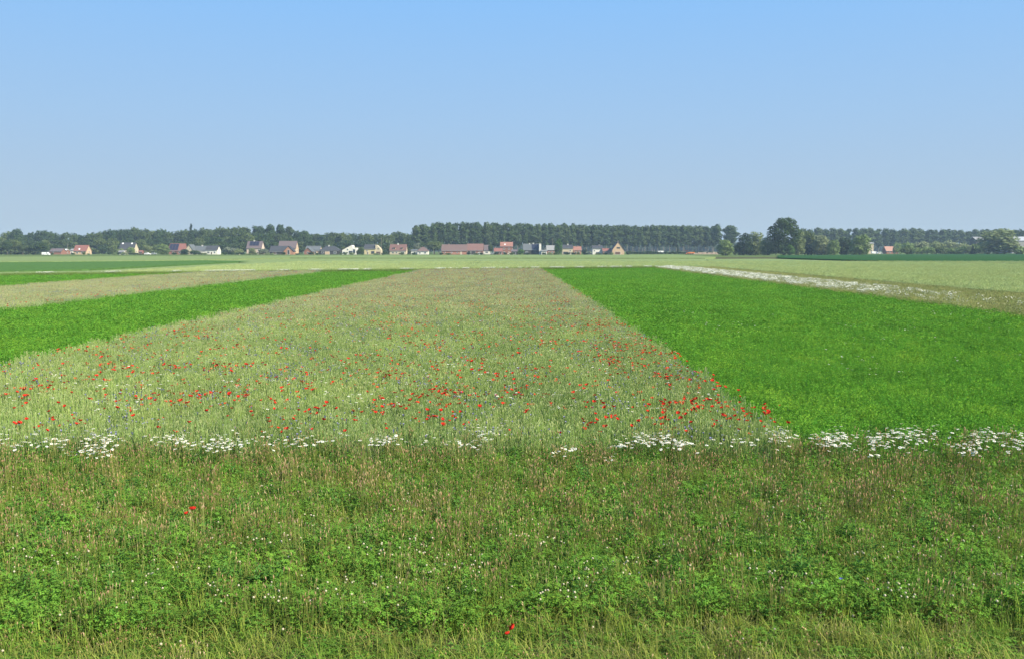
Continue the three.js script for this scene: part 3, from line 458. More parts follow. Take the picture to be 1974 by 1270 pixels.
// the wood behind the left half of the village
{
  const sky = [[-40, 455], [0, 457], [12, 452], [30, 444], [46, 446], [58, 457], [72, 450], [88, 443], [104, 450], [114, 458], [130, 449], [146, 454], [170, 453], [200, 448], [240, 442], [262, 441], [285, 445], [310, 444], [330, 450], [355, 446], [380, 445], [400, 441], [425, 442], [450, 441], [475, 438], [500, 437], [520, 436], [540, 434], [558, 436], [566, 446], [582, 448], [605, 448], [620, 453], [650, 449], [680, 452], [710, 452], [735, 454], [752, 455], [766, 450], [782, 452], [800, 451], [820, 450]];
  const topAt = (u) => { let k = 0; while (k < sky.length - 2 && sky[k + 1][0] < u) k++; const [a, b] = [sky[k], sky[k + 1]], t = clamp01((u - a[0]) / (b[0] - a[0])); return a[1] + (b[1] - a[1]) * t; };
  const once = new Set();
  for (let u = -30; u < 812; u += rand(13, 19)) {
    const D = 830 + rand(-15, 15), poplarish = u > 470 && u < 560;
    let special = u > 22 && u < 40 ? 'pale leafy tree rising highest at the left edge of the wood' : u > 78 && u < 96 ? 'dark dome-shaped tree standing up beside the pale tree at the wood edge' : null;
    if (once.has(special)) special = null; else if (special) once.add(special);
    tree(poplarish ? 'poplar' : 'round', 'wood_tree', special ?? (poplarish ? 'tall upright tree in the dense high part of the wood behind the brown-roofed house' : 'dark broadleaf tree on the skyline of the wood behind the village'), special ? null : poplarish ? 'upright trees in the high part of the wood' : 'skyline trees of the wood', X(u, D), -D, Y(topAt(u), D) * rand(0.97, 1.02), poplarish ? 10.5 : rand(13, 18), special && u > 70 ? leafMs.wood[2] : pick(leafMs.wood)).scale.y *= poplarish ? 1.03 : 1.13;
  }
  for (let u = -35; u < 822; u += rand(15, 22)) { const D = 775 + rand(-14, 14); tree('round', 'wood_tree', 'lower broadleaf tree in the inner edge of the wood behind the gardens', 'lower trees of the wood edge', X(u, D), -D, Y(topAt(u) + rand(9, 17), D), rand(11, 16), pick(leafMs.wood)); }
  for (let u = -35; u < 830; u += rand(13, 19)) { const D = 735 + rand(-10, 10); tree('bush', 'wood_shrub', 'shrub of the undergrowth where the wood meets the gardens', 'undergrowth shrubs of the wood', X(u, D), -D, Y(topAt(u) + rand(21, 27), D), rand(9, 13), pick(leafMs.wood), 'shrub'); }
  for (let u = -30; u < 95; u += rand(11, 15)) { const D = 650 + rand(-8, 8); tree('round', 'garden_tree', 'dark tree in the thicket beside the leftmost garden', 'trees of the thicket at the left edge', X(u, D), -D, Y(rand(458, 472), D), rand(8, 11), pick(leafMs.wood)); }
  tree('cone', 'fir_tree', 'slender pointed dark fir rising above the wood', null, X(371, 780), -780, Y(432, 780), 8.5, leafMs.dark[0]);
}
// a far hazy wood seen under the poplar crowns
{
  const list = []; for (let i = 0; i < 640; i++) { const D = 1500 + rand(-60, 60), u = rand(760, 2050); list.push([X(u, D), -5.5, -D, rand(1.9, 2.8), rand(1.9, 2.4), tint(1)]); }
  instanced('far_wood', [protos.round[0][0]], leafMs.wood[1], list, 'far blue hazy wood glimpsed beneath the poplars', 'wood');
}
// the group of trees right of the poplars
{
  const T = [[1398, 34, 462, 566, 'willow', 'lone_tree', 'olive green bushy tree standing alone in front of the poplar row end', 'willow', 1], [1433, 26, 449, 585, 'willow', 'field_tree', 'dark narrow tree at the left end of the tree group', 'dark', 0], [1455, 38, 447, 600, 'willow', 'field_tree', 'grey-green willow next to the dark narrow tree', 'willow', 0], [1478, 28, 456, 585, 'willow', 'field_tree', 'pale drooping willow just left of the giant tree', 'willow', 1], [1511, 67, 420, 575, 'big', 'giant_tree', 'giant dark spreading tree towering over the tree group', 'wood', 0], [1538, 26, 447, 580, 'willow', 'field_tree', 'slim pale tree against the right flank of the giant tree', 'willow', 0], [1557, 30, 446, 600, 'willow', 'field_tree', 'upright green tree two places right of the giant tree', 'wood', 3], [1582, 38, 453, 590, 'willow', 'field_tree', 'broad grey-green willow in the middle right of the group', 'willow', 2], [1605, 24, 462, 580, 'willow', 'field_tree', 'short yellowish willow in front of the dark gap', 'willow', 1], [1625, 28, 458, 610, 'willow', 'field_tree', 'dark green tree between the two pale willows', 'dark', 0], [1656, 40, 452, 590, 'willow', 'field_tree', 'rounded light green willow at the right end of the tree group', 'willow', 1], [1520, 26, 466, 570, 'bush', 'field_shrub', 'dense green shrub at the foot of the giant tree', 'bright', 0], [1590, 26, 474, 600, 'bush', 'field_shrub', 'dark low shrub under the broad willow', 'dark', 0], [1443, 24, 472, 580, 'bush', 'field_shrub', 'dark shrub under the left trees of the group', 'dark', 0], [1550, 30, 470, 596, 'bush', 'field_shrub', 'green shrub filling the gap right of the giant tree', 'wood', 0],
    [1920, 72, 441, 640, 'willow', 'field_tree', 'big grey-olive willow near the right edge of the picture', 'willow', 0], [1962, 40, 470, 630, 'bush', 'field_shrub', 'low olive bush beside the big grey-olive willow', 'willow', 1], [1873, 12, 473, 640, 'cone', 'field_conifer', 'small dark conifer between the blossoming bushes', 'dark', 0], [1728, 20, 464, 760, 'bush', 'field_shrub', 'green bush beside the pinkish far farm', 'willow', 1], [1443, 15, 478, 900, 'cone', 'field_conifer', 'tiny dark conifer far behind the field edge', 'dark', 0], [1306, 8, 475, 780, 'cone', 'field_conifer', 'single small conifer below the poplar trunks', 'dark', 0]];
  for (const [u, w, top, D, kind, name, label, m, k] of T) tree(kind, name, label, null, X(u, D), -D, Y(top, D), w * perMetre(D), leafMs[m][k], name.includes('shrub') ? 'shrub' : 'tree');
  for (const [u, w, top] of [[1748, 34, 463], [1775, 36, 461], [1803, 34, 461], [1832, 40, 460], [1860, 30, 466], [1885, 30, 462], [1900, 26, 466]]) tree('bush', 'field_shrub', 'grey-green bush in the rear of the hedge below the right horizon', 'rear bushes of the right hedge', X(u, 700), -700, Y(top, 700), w * perMetre(700), pick(leafMs.willow), 'shrub');
  for (const [u, w, top] of [[1746, 26, 474], [1765, 26, 475], [1786, 26, 473], [1808, 28, 473], [1830, 26, 476], [1850, 26, 472]]) tree('bush', 'field_shrub', 'rounded green bush in the front of the hedge along the dark crop', 'front bushes of the right hedge', X(u, 650), -650, Y(top, 650), w * perMetre(650), pick([leafMs.willow[1], leafMs.wood[3]]), 'shrub');
}
for (let u = 1424; u < 1676; u += 14) tree('bush', 'field_shrub', 'shrub of the thicket filling the foot of the tree group', 'thicket shrubs of the tree group', X(u, 622), -622, Y(rand(462, 470), 622), rand(7, 10), pick([leafMs.wood[0], leafMs.wood[3], leafMs.dark[0]]), 'shrub');
for (let u = 1212; u < 1384; u += 7) tree('bush', 'hedge_shrub', 'dark shrub of the trimmed hedge line under the poplar trunks', 'hedge shrubs under the poplars', X(u, 740), -740 + rand(-1, 1), rand(2.0, 2.8), rand(4.5, 6), pick([leafMs.dark[0], leafMs.wood[2]]), 'shrub');
// garden trees and shrubs of the village
{
  const S = [[240, 16, 476, 'bush', 'grey-green garden bush before the dark roofed house', 'willow', 0], [258, 16, 474, 'bush', 'olive garden bush below the white gable end', 'willow', 1], [279, 12, 480, 'bush', 'small pale bush beside the reddish shed', 'willow', 2], [290, 20, 473, 'willow', 'pale willow between the shed and the grey roof', 'willow', 0], [320, 24, 470, 'willow', 'green willow left of the grey and red roofed house', 'willow', 1], [361, 20, 478, 'bush', 'round dark bush in front of the cream gable', 'dark', 0], [380, 24, 481, 'bush', 'dark green hedge bush beside the white walled bungalow', 'wood', 0], [445, 30, 473, 'bush', 'large grey dome-shaped bush left of the garden shed', 'silver', 0], [464, 18, 477, 'bush', 'grey bush right of the garden shed', 'willow', 0], [491, 14, 478, 'willow', 'small round tree before the white house with dark panels', 'willow', 0], [513, 20, 477, 'bush', 'grey-green bush between the white house and the dark barn', 'silver', 0], [606, 16, 474, 'round', 'garden tree behind the red gabled bungalow', 'wood', 1], [652, 14, 474, 'round', 'garden tree left of the white modern house', 'wood', 3], [697, 14, 476, 'bush', 'green garden bush between the white and the yellow house', 'wood', 1], [742, 16, 472, 'round', 'green garden tree beside the utility pole', 'wood', 3], [797, 16, 468, 'willow', 'silvery tree behind the white low house', 'silver', 0], [832, 36, 463, 'round', 'large green tree beside the long brick barn', 'wood', 3], [944, 12, 470, 'round', 'garden tree between the barn and the red house', 'wood', 1], [1003, 16, 478, 'bush', 'green bush left of the grey house with panels', 'bright', 0], [1076, 15, 461, 'willow', 'bright green upright tree between the grey and the cream house', 'bright', 0], [1126, 12, 479, 'bush', 'dark bush between the orange house and the white house', 'dark', 0], [1210, 12, 482, 'bush', 'low bush beside the brick gable house', 'wood', 1], [1250, 50, 484, 'bush', 'long dark hedge below the poplar trunks', 'dark', 0], [1340, 40, 485, 'bush', 'dark hedge behind the orange farm machine', 'dark', 0]];
  for (const [u, w, top, kind, label, m, k] of S) tree(kind, kind === 'bush' ? 'garden_bush' : 'garden_tree', label, null, X(u, u > 1230 ? 760 : 668), u > 1230 ? -760 : -664 - (label.includes('behind') || kind === 'round' ? 30 : 0), Y(top, 670), w * perMetre(670), leafMs[m][k], kind === 'bush' ? 'bush' : 'tree');
  for (let u = -10; u < 1215; u += rand(9, 16)) { if (R() < 0.35) continue; tree('bush', 'garden_bush', 'low garden bush at the field edge of the village', 'low bushes along the village gardens', X(u, 655), -655 + rand(-2, 2), rand(1.2, 2.4), rand(3, 5.5), pick([leafMs.wood[0], leafMs.wood[3], leafMs.willow[0], leafMs.dark[0]]), 'bush'); }
}

// ---------------------------------------------------------------- houses
const tileTex = noiseTexture(128, 21, (u, v, n) => { const a = 0.85 + 0.08 * n(u, v, 6) + 0.09 * n(u, v, 40) - (Math.floor(v * 16) !== Math.floor(v * 16 + 0.2) ? 0.12 : 0); return [a, a, a]; });
const brickTex = noiseTexture(128, 22, (u, v, n) => { const a = 0.88 + 0.07 * n(u, v, 5) + 0.1 * n(u, v, 50); return [a, a * 0.99, a * 0.97]; });
const tile = (r, g, b) => mat(r, g, b, 0.8, { map: tileTex }), wallM = (r, g, b) => mat(r, g, b, 0.95, { map: brickTex });
const H = {
  red: tile(0.29, 0.115, 0.09), brown: tile(0.20, 0.10, 0.085), greyBrown: tile(0.16, 0.12, 0.125), slate: tile(0.055, 0.058, 0.068), grey: tile(0.13, 0.145, 0.155), salmon: tile(0.36, 0.165, 0.12), pale: tile(0.32, 0.32, 0.32), rust: tile(0.19, 0.12, 0.105),
  white: wallM(0.78, 0.77, 0.73), cream: wallM(0.58, 0.51, 0.38), yellow: wallM(0.60, 0.52, 0.31), brick: wallM(0.29, 0.14, 0.105), orange: wallM(0.42, 0.22, 0.15), pink: wallM(0.55, 0.36, 0.28), tan: wallM(0.60, 0.44, 0.30), dark: wallM(0.05, 0.048, 0.05),
  frame: mat(0.75, 0.75, 0.73, 0.5), darkFrame: mat(0.06, 0.06, 0.065, 0.5), pane: mat(0.035, 0.045, 0.06, 0.12), panel: mat(0.02, 0.022, 0.04, 0.2), door: mat(0.09, 0.06, 0.05, 0.6), chimney: wallM(0.33, 0.20, 0.15), chimneyWhite: wallM(0.7, 0.7, 0.68), gutter: mat(0.3, 0.3, 0.3, 0.5),
};
const box = (w, h, d, x = 0, y = 0, z = 0) => { const g = new THREE.BoxGeometry(w, h, d); g.translate(x, y, z); return g; };
// o: u0,u1 columns of the front, D distance, eave/ridge heights, depth; gable: gable end towards us
function house(o) {
  const D = o.D ?? 680, s = perMetre(D), W = (o.u1 - o.u0) * s, cx = X((o.u0 + o.u1) / 2, D);
  const L = o.gable ? o.depth : W, S = o.gable ? W : o.depth;       // L along the ridge, S across it
  const t = thing(o.name ?? 'house', o.label, o.category ?? 'house', [cx, 0, -D - (o.depth) / 2], (o.gable ? -Math.PI / 2 : 0) + (o.turn ?? 0));
  const eave = Math.max(2.2, o.eave), ridge = o.ridge, wg = new Geo(), k = o.skew ?? 0;       // skew moves the ridge off the middle
  const P = (x, y, z) => [x * L / 2, y, z * S / 2];
  for (const z of [1, -1]) { const q = [P(-z, 0, z), P(z, 0, z), P(z, eave, z), P(-z, eave, z)]; wg.quad(...q); }
  for (const x of [1, -1]) { if (o.hip) wg.quad(P(x, 0, x), P(x, 0, -x), P(x, eave, -x), P(x, eave, x)); else { wg.quad(P(x, 0, x), P(x, 0, -x), P(x, eave, -x), P(x, eave, x)); wg.tri(P(x, eave, x), P(x, eave, -x), P(x, ridge, k)); } }
  part('wall', wg.build(), o.wall, t);
  const ov = 0.4, th = 0.2, hipIn = o.hip ? Math.min(0.8, S / L * 0.8) : 0;
  for (const z of [1, -1]) {
    const slope = (ridge - eave) / (S / 2 * (1 - k * z)), ez = z * (S / 2 + ov), ey = eave - ov * slope + 0.06, rz = k * S / 2, ry = ridge + 0.06, ex = L / 2 + ov, rx = o.hip ? L / 2 * (1 - hipIn) : ex, g = new Geo();
    const A = [-ex * z, ey, ez], B = [ex * z, ey, ez], C = [rx * z, ry, rz], E = [-rx * z, ry, rz], up = (p) => [p[0], p[1] + th, p[2]];
    g.quad(up(A), up(B), up(C), up(E)).quad(E, C, B, A).quad(A, B, up(B), up(A)).quad(B, C, up(C), up(B)).quad(E, A, up(A), up(E)).quad(C, E, up(E), up(C));
    const r = part('roof', g.build(), o.roof, t);
    if (z === 1 && o.solar) { const [a, b, c, d] = o.solar, n = V(0, S / 2, ridge - eave).normalize(), at = (u, v) => { const e = V(-ex, ey + th, ez).lerp(V(-ex, ry + th, rz), v), f = V(ex, ey + th, ez).lerp(V(ex, ry + th, rz), v); return e.lerp(f, u).add(n.clone().multiplyScalar(0.12)).toArray(); };
      const cols = Math.max(2, Math.round((b - a) * L / 2.2)); for (let i = 0; i < cols; i++) { const u0 = a + (b - a) * i / cols, u1 = a + (b - a) * (i + 0.94) / cols, pg = new Geo(); pg.quad(at(u0, c), at(u1, c), at(u1, d), at(u0, d)); part('solar_panel', pg.build(), H.panel, r); } }
    if (z === 1) for (const [u, v] of o.skylights ?? []) { const n = V(0, S / 2, ridge - eave).normalize(), p = V(-ex, ey + th, ez).lerp(V(-ex, ry + th, rz), v).lerp(V(ex, ey + th, ez).lerp(V(ex, ry + th, rz), v), u).add(n.multiplyScalar(0.06)); const sk = part('skylight', box(1.1, 1.3, 0.12), H.frame, r); sk.position.copy(p); sk.rotation.x = -Math.atan2(S / 2, ridge - eave) ; }
  }
  if (o.hip) for (const x of [1, -1]) { const g = new Geo(), ex = x * (L / 2 + ov), ey = eave - 0.1; g.tri([ex, ey + 0.2, x * (S / 2 + ov)], [ex, ey + 0.2, -x * (S / 2 + ov)], [x * L / 2 * (1 - hipIn), ridge + 0.27, 0]); part('roof', g.build(), o.roof, t); }
  for (const [u, h, m] of o.chimneys ?? []) { const c = part('chimney', box(0.9, h, 0.8), m ?? H.chimney, t); c.position.set((u - 0.5) * L, ridge + h / 2 - 0.5, 0); part('chimney_cap', box(1.1, 0.15, 1.0, 0, h / 2 + 0.08, 0), H.gutter, c); }
  const opening = (name, face, u, v, w, h, frame = H.frame, fill = H.pane) => {      // u across 0..1, v: height of its middle
    const f = part(name, box(w, h, 0.16), frame, t), p = part(name === 'window' ? 'pane' : 'panel', box(w - 0.22, h - 0.22, 0.1, 0, 0, 0.05), fill, f);
    if (w > 1.6 && name === 'window') part('mullion', box(0.1, h - 0.2, 0.05, 0, 0, 0.12), frame, f);
    if (face === 'front') f.position.set((u - 0.5) * L, v, S / 2 + 0.05); else if (face === 'right') { f.rotation.y = Math.PI / 2; f.position.set(L / 2 + 0.05, v, -(u - 0.5) * S); } else { f.rotation.y = -Math.PI / 2; f.position.set(-L / 2 - 0.05, v, (u - 0.5) * S); }
    return p;
  };
  for (const [face, u, v, w, h, fr] of o.windows ?? []) opening('window', face, u, v, w, h, fr ? H.darkFrame : H.frame);
  for (const [face, u, w, h, m] of o.doors ?? []) opening('door', face, u, h / 2, w, h, H.frame, m ?? H.door);
  const gut = new Geo(); tube(gut, [-L / 2 - 0.3, eave - 0.08, S / 2 + 0.48], [L / 2 + 0.3, eave - 0.08, S / 2 + 0.48], 0.09, 0.09, null, 5); part('gutter', gut.build(), H.gutter, t);
  return t;
}
const dormer = (t, x, y, z, w, h, roof) => { const d = part('dormer', box(w, h, 1.8), H.cream, t); d.position.set(x, y, z); part('dormer_roof', box(w + 0.5, 0.2, 2.2, 0, h / 2 + 0.1, 0.1), roof, d); const f = part('dormer_window', box(w - 0.4, h - 0.4, 0.1, 0, 0, 0.93), H.pane, d); return f; };
const yy = (v) => Y(v, 680);
house({ label: 'small red-tiled house by the trees at the far left of the village', u0: 144, u1: 168, eave: 2.6, ridge: yy(473.5), depth: 9, wall: H.tan, roof: H.red, windows: [['right', 0.5, 2, 1.4, 1.3], ['front', 0.3, 1.3, 1.4, 1.2], ['front', 0.7, 1.3, 1.4, 1.2]], skylights: [[0.42, 0.35]] });
house({ name: 'shed', category: 'shed', label: 'low long shed with grey brown roof beside the small red-tiled house', u0: 98, u1: 120, eave: 2.4, ridge: yy(480), depth: 8, wall: H.brick, roof: H.greyBrown, windows: [['front', 0.3, 1.3, 1.2, 1]] });
house({ name: 'shed', category: 'shed', label: 'low shed with a glaring white roof left of the small red-tiled house', u0: 110, u1: 127, D: 700, eave: 2.5, ridge: Y(481, 700), depth: 9, wall: H.brick, roof: mat(0.8, 0.8, 0.8, 0.6), windows: [['right', 0.5, 1.3, 1.2, 1]] });
house({ name: 'shed', category: 'shed', label: 'white shed wall touching the small red-tiled house', u0: 138, u1: 143.6, D: 690, eave: 3.2, ridge: 4.2, depth: 6, wall: H.white, roof: H.pale, doors: [['front', 0.5, 1, 2]] });
house({ label: 'house with a wide dark slate roof and pale gable behind bushes, left village', u0: 232, u1: 260, D: 700, eave: 4.2, ridge: Y(468.5, 700), depth: 9, wall: H.cream, roof: H.slate, skylights: [[0.74, 0.85], [0.15, 0.85]], windows: [['front', 0.25, 2.4, 1.4, 1.3], ['front', 0.75, 2.4, 1.4, 1.3], ['right', 0.5, 2.4, 1.2, 1.3]] });
house({ name: 'conservatory', category: 'conservatory', label: 'small white framed conservatory in front of the wide slate roof', u0: 231, u1: 240, D: 655, eave: 2.2, ridge: 2.9, depth: 4, wall: H.white, roof: H.pale, windows: [['front', 0.27, 1.2, 1.3, 1.5], ['front', 0.73, 1.2, 1.3, 1.5]] });
house({ name: 'shed', category: 'shed', label: 'tiny reddish garden shed left of the pale willow', u0: 269, u1: 276, D: 655, eave: 2.2, ridge: 3, depth: 3, wall: H.brick, roof: H.red, doors: [['front', 0.5, 1, 1.9]] });
house({ label: 'house with roof half covered in grey panels and half red tiles', u0: 327, u1: 356, D: 690, eave: 3, ridge: Y(470.5, 690), depth: 9, wall: H.brick, roof: H.red, solar: [0.03, 0.6, 0.08, 0.94], windows: [['front', 0.3, 1.5, 1.4, 1.3], ['front', 0.72, 1.5, 1.4, 1.3], ['right', 0.5, 1.6, 1.2, 1.2]] });
house({ label: 'cream house showing a plain tall gable above a round dark bush', u0: 360, u1: 373, D: 685, gable: true, eave: 3.6, ridge: Y(472, 685), depth: 10, wall: H.cream, roof: H.grey, windows: [['right', 0.6, 4.4, 0.8, 0.9]], doors: [['right', 0.75, 1.1, 2.1]] });
house({ label: 'bungalow with a pale grey roof left of the white walled bungalow', u0: 375, u1: 399, D: 690, eave: 3, ridge: Y(475, 690), depth: 9, wall: H.white, roof: H.grey, chimneys: [[0.55, 1.4, H.chimneyWhite]], windows: [['front', 0.4, 1.5, 1.5, 1.2]] });
house({ label: 'white walled bungalow under a dark slate roof', u0: 398, u1: 420, D: 680, eave: 3.4, ridge: yy(474.5), depth: 9, wall: H.white, roof: H.slate, windows: [['front', 0.25, 1.7, 1.8, 1.4], ['front', 0.78, 1.7, 1.2, 1.3]], doors: [['front', 0.52, 1.1, 2.1]] });
house({ name: 'shed', category: 'shed', label: 'cream garden shed tucked between two grey bushes', u0: 452, u1: 461, D: 668, eave: 2.5, ridge: yy(480.5), depth: 4, wall: H.cream, roof: H.slate, doors: [['front', 0.5, 1, 2]] });
house({ label: 'tall white-pink house with a dark panel array on its brown roof', u0: 477, u1: 505, D: 680, eave: yy(479), ridge: yy(466), depth: 9.5, wall: wallM(0.68, 0.55, 0.46), roof: H.greyBrown, solar: [0.17, 0.78, 0.38, 0.95], chimneys: [[0.42, 1.4, H.chimneyWhite]], windows: [['front', 0.2, 3.3, 1.2, 1.3], ['front', 0.5, 3.3, 1.2, 1.3], ['front', 0.82, 3.3, 1.2, 1.3], ['front', 0.2, 1.2, 1.4, 1.3], ['right', 0.5, 3.4, 1.1, 1.3], ['right', 0.5, 6, 0.9, 1]], doors: [['front', 0.75, 1.1, 2.1]] });
house({ label: 'tall house with long brown-grey roof and cream gable behind the dark barn', u0: 538, u1: 571, D: 700, eave: Y(479, 700), ridge: Y(465.5, 700), depth: 10, wall: H.tan, roof: H.greyBrown, windows: [['front', 0.85, 3.2, 1.2, 1.4], ['right', 0.35, 3.2, 1.1, 1.3], ['right', 0.65, 3.2, 1.1, 1.3], ['right', 0.5, 6.3, 0.9, 1]] });
house({ name: 'barn', category: 'barn', label: 'barn with a sweeping black roof between the white-pink and the brown-roofed house', u0: 521, u1: 552, D: 676, eave: 2.3, ridge: Y(475, 676), depth: 10, wall: H.dark, roof: H.slate, doors: [['front', 0.3, 2.6, 2.1]] });
house({ name: 'barn', category: 'barn', label: 'orange brick gable with a tall dark doorway at the end of the black roof', u0: 548, u1: 567, D: 668, gable: true, eave: 2.6, ridge: Y(475, 668), depth: 6, wall: H.orange, roof: H.slate, doors: [['right', 0.5, 1.8, 3.6, H.dark]] });
house({ label: 'bungalow with a brick gable and grey-green roof right of the orange gable', u0: 590, u1: 617, D: 684, eave: 3, ridge: Y(475, 684), depth: 10, wall: wallM(0.62, 0.47, 0.33), roof: H.grey, windows: [['front', 0.7, 1.5, 1.6, 1.2]] });
house({ name: 'annex', category: 'house', label: 'small red brick annex with its gable at the left end of the grey-green roof', u0: 587, u1: 602, D: 672, gable: true, eave: 2.4, ridge: Y(478, 672), depth: 8, wall: H.brick, roof: H.grey, windows: [['right', 0.5, 1.4, 1.3, 1.2]] });
house({ label: 'long low bungalow with black roof and a white fascia line', u0: 617, u1: 654, D: 680, eave: 3.1, ridge: yy(475.5), depth: 10, wall: H.dark, roof: H.slate, hip: true, chimneys: [[0.42, 1.5, H.chimneyWhite]], windows: [['front', 0.15, 1.5, 1.6, 1.3], ['front', 0.8, 1.5, 2.2, 1.6]], doors: [['front', 0.4, 3.6, 2.3, H.tan]] });
{ // white modern house: one long sloping roof edge, then a flat box
  const D = 680, s = perMetre(D), t = thing('house', 'white modern house with one steep sloping roof line and a raised box end', 'house', [X(660, D), 0, -D]);
  const sh = new THREE.Shape([[0, 0], [27.5 * s, 0], [27.5 * s, yy(478)], [20.5 * s, yy(478)], [20.5 * s, yy(474.5)], [18.5 * s, yy(473)], [0.5 * s, yy(482.5)]].map(([a, b]) => new THREE.Vector2(a, b)));
  const g = new THREE.ExtrudeGeometry(sh, { depth: 9, bevelEnabled: false }); g.translate(0, 0, -9); part('wall', g, H.white, t);
  const rg = new Geo(); const a = [-0.5, yy(482.5), 0.4], b = [18.7 * s, yy(473) + 0.2, 0.4]; rg.quad(a, b, [b[0], b[1], -9.4], [a[0], a[1], -9.4]).quad([a[0], a[1] + 0.25, a[2]], [b[0], b[1] + 0.25, b[2]], [b[0], b[1] + 0.25, -9.4], [a[0], a[1] + 0.25, -9.4]).quad(a, b, [b[0], b[1] + 0.25, b[2]], [a[0], a[1] + 0.25, a[2]]); part('roof', rg.build(), H.slate, t);
  for (const [x, y, w, h] of [[4 * s, 1.3, 1.8, 1.6], [17 * s, 1.6, 3.0, 2.6], [23.5 * s, 2.4, 2.0, 3.4], [11 * s, 3.8, 1.2, 1.2]]) { const f = part('window', box(w, h, 0.16), H.frame, t); f.position.set(x, y, 0.05); part('pane', box(w - 0.2, h - 0.2, 0.1, 0, 0, 0.05), H.pane, f); }
}
{ const t = house({ label: 'yellow house with grey roof and angled cream gable beside the white modern house', u0: 703, u1: 724, D: 680, eave: yy(480), ridge: yy(472), depth: 9, wall: H.yellow, roof: H.slate, windows: [['front', 0.25, 3, 1.1, 1.1], ['front', 0.78, 1.6, 2.4, 2.0, 1]], doors: [['front', 0.32, 1.1, 2.1]] });
  const w = (733 - 722) * 0.4, g = new THREE.ExtrudeGeometry(new THREE.Shape([[0, 0], [w, 0], [w, 3.4], [w * 0.75, 5.2], [1.2, 7.2], [0, 7.4]].map(([a, b]) => new THREE.Vector2(a, b))), { depth: 7, bevelEnabled: false }); const e = part('extension', g, H.cream, t); e.position.set(21 * 0.2 + 0.05, 0, -3.0); part('window', box(0.9, 1, 0.1, w * 0.5, 4.4, 7.03), H.pane, e); part('terrace_door', box(3.0, 2.1, 0.1, w * 0.5, 1.1, 7.03), H.door, e); }
{ const t = house({ label: 'house with a steep brown-red tiled roof, dormer and low cream wall', u0: 752, u1: 783, D: 680, eave: 3, ridge: yy(472), depth: 10, wall: H.cream, roof: H.brown, chimneys: [[0.47, 1.6, H.chimneyWhite]], windows: [['front', 0.2, 1.5, 1.5, 1.3], ['front', 0.42, 1.5, 1.2, 1.3], ['front', 0.8, 1.4, 2.6, 1.4]] }); dormer(t, -2.8, 4.6, 3.4, 1.6, 1.3, H.brown); dormer(t, 3.2, 4.6, 3.4, 1.4, 1.2, H.brown); }
house({ name: 'annex', category: 'house', label: 'small white flat annex left of the red hipped bungalow', u0: 793, u1: 804, D: 684, eave: 3, ridge: 3.8, depth: 6, wall: H.white, roof: H.grey, windows: [['front', 0.6, 1.6, 1.2, 1.2]] });
house({ label: 'small bungalow with a red-brown hipped roof and white walls', u0: 805, u1: 825, D: 680, eave: 2.6, ridge: yy(477), depth: 9, wall: H.white, roof: H.rust, hip: true, windows: [['front', 0.25, 1.3, 1.3, 1.1], ['front', 0.75, 1.3, 1.5, 1.1]] });
house({ name: 'barn', category: 'barn', label: 'long low brick barn with a weathered reddish roof', u0: 852, u1: 900, D: 672, eave: 2.9, ridge: Y(472.3, 672), depth: 11, wall: wallM(0.42, 0.2, 0.15), roof: H.rust, chimneys: [[0.25, 1.1]], windows: [['front', 0.12, 1.5, 1, 0.8], ['front', 0.4, 1.5, 1, 0.8], ['front', 0.62, 1.5, 1, 0.8]], doors: [['front', 0.77, 1.2, 2.1, H.tan]] });
house({ name: 'barn', category: 'barn', label: 'higher brick barn wing with dark openings joined to the long barn', u0: 900.6, u1: 931, D: 674, eave: 3.1, ridge: Y(470.8, 674), depth: 12, wall: H.brick, roof: tile(0.23, 0.12, 0.10), doors: [['front', 0.12, 2.6, 2.5, H.dark], ['front', 0.4, 3.6, 2.6, H.dark], ['front', 0.8, 1.1, 2.1]] });
house({ label: 'grey-roofed house peeking out at the right end of the brick barn', u0: 932, u1: 945, D: 700, eave: 3.2, ridge: Y(473, 700), depth: 9, wall: H.white, roof: H.greyBrown, windows: [['front', 0.5, 1.7, 2, 1.2]] });
house({ label: 'tall salmon-red brick house standing above its neighbours', u0: 965, u1: 988, D: 684, eave: Y(475.5, 684), ridge: Y(467.5, 684), depth: 10, wall: H.brick, roof: H.salmon, windows: [['front', 0.3, 4.4, 1.2, 1.3], ['front', 0.7, 4.4, 1.2, 1.3], ['front', 0.3, 1.6, 1.4, 1.4], ['right', 0.5, 4.2, 1.2, 1.3]], doors: [['front', 0.7, 1.1, 2.1]], skylights: [[0.38, 0.45]] });
house({ name: 'annex', category: 'house', label: 'low brick annex with a red roof at the left foot of the salmon house', u0: 953, u1: 968, D: 674, eave: 2.4, ridge: Y(479, 674), depth: 7, wall: H.brick, roof: H.red, windows: [['front', 0.35, 1.3, 1.3, 1.1]], doors: [['front', 0.8, 1.4, 2, H.dark]] });
house({ name: 'shed', category: 'shed', label: 'dark open shed with pale roof edge right of the salmon house', u0: 986, u1: 999, D: 674, eave: 2.5, ridge: 3.6, depth: 6, wall: H.dark, roof: H.greyBrown, doors: [['front', 0.4, 2.2, 2, H.dark]] });
house({ label: 'wide house with grey roof, dark panels and a white end wall', u0: 1009, u1: 1040, D: 684, eave: 3.4, ridge: Y(471, 684), depth: 10, wall: H.dark, roof: H.grey, solar: [0.52, 0.97, 0.2, 0.92], chimneys: [[0.38, 1.2, H.chimneyWhite], [0.62, 1.4, H.chimneyWhite]], windows: [['front', 0.2, 1.7, 2, 1.5], ['front', 0.75, 1.7, 3, 2.0, 1]] });
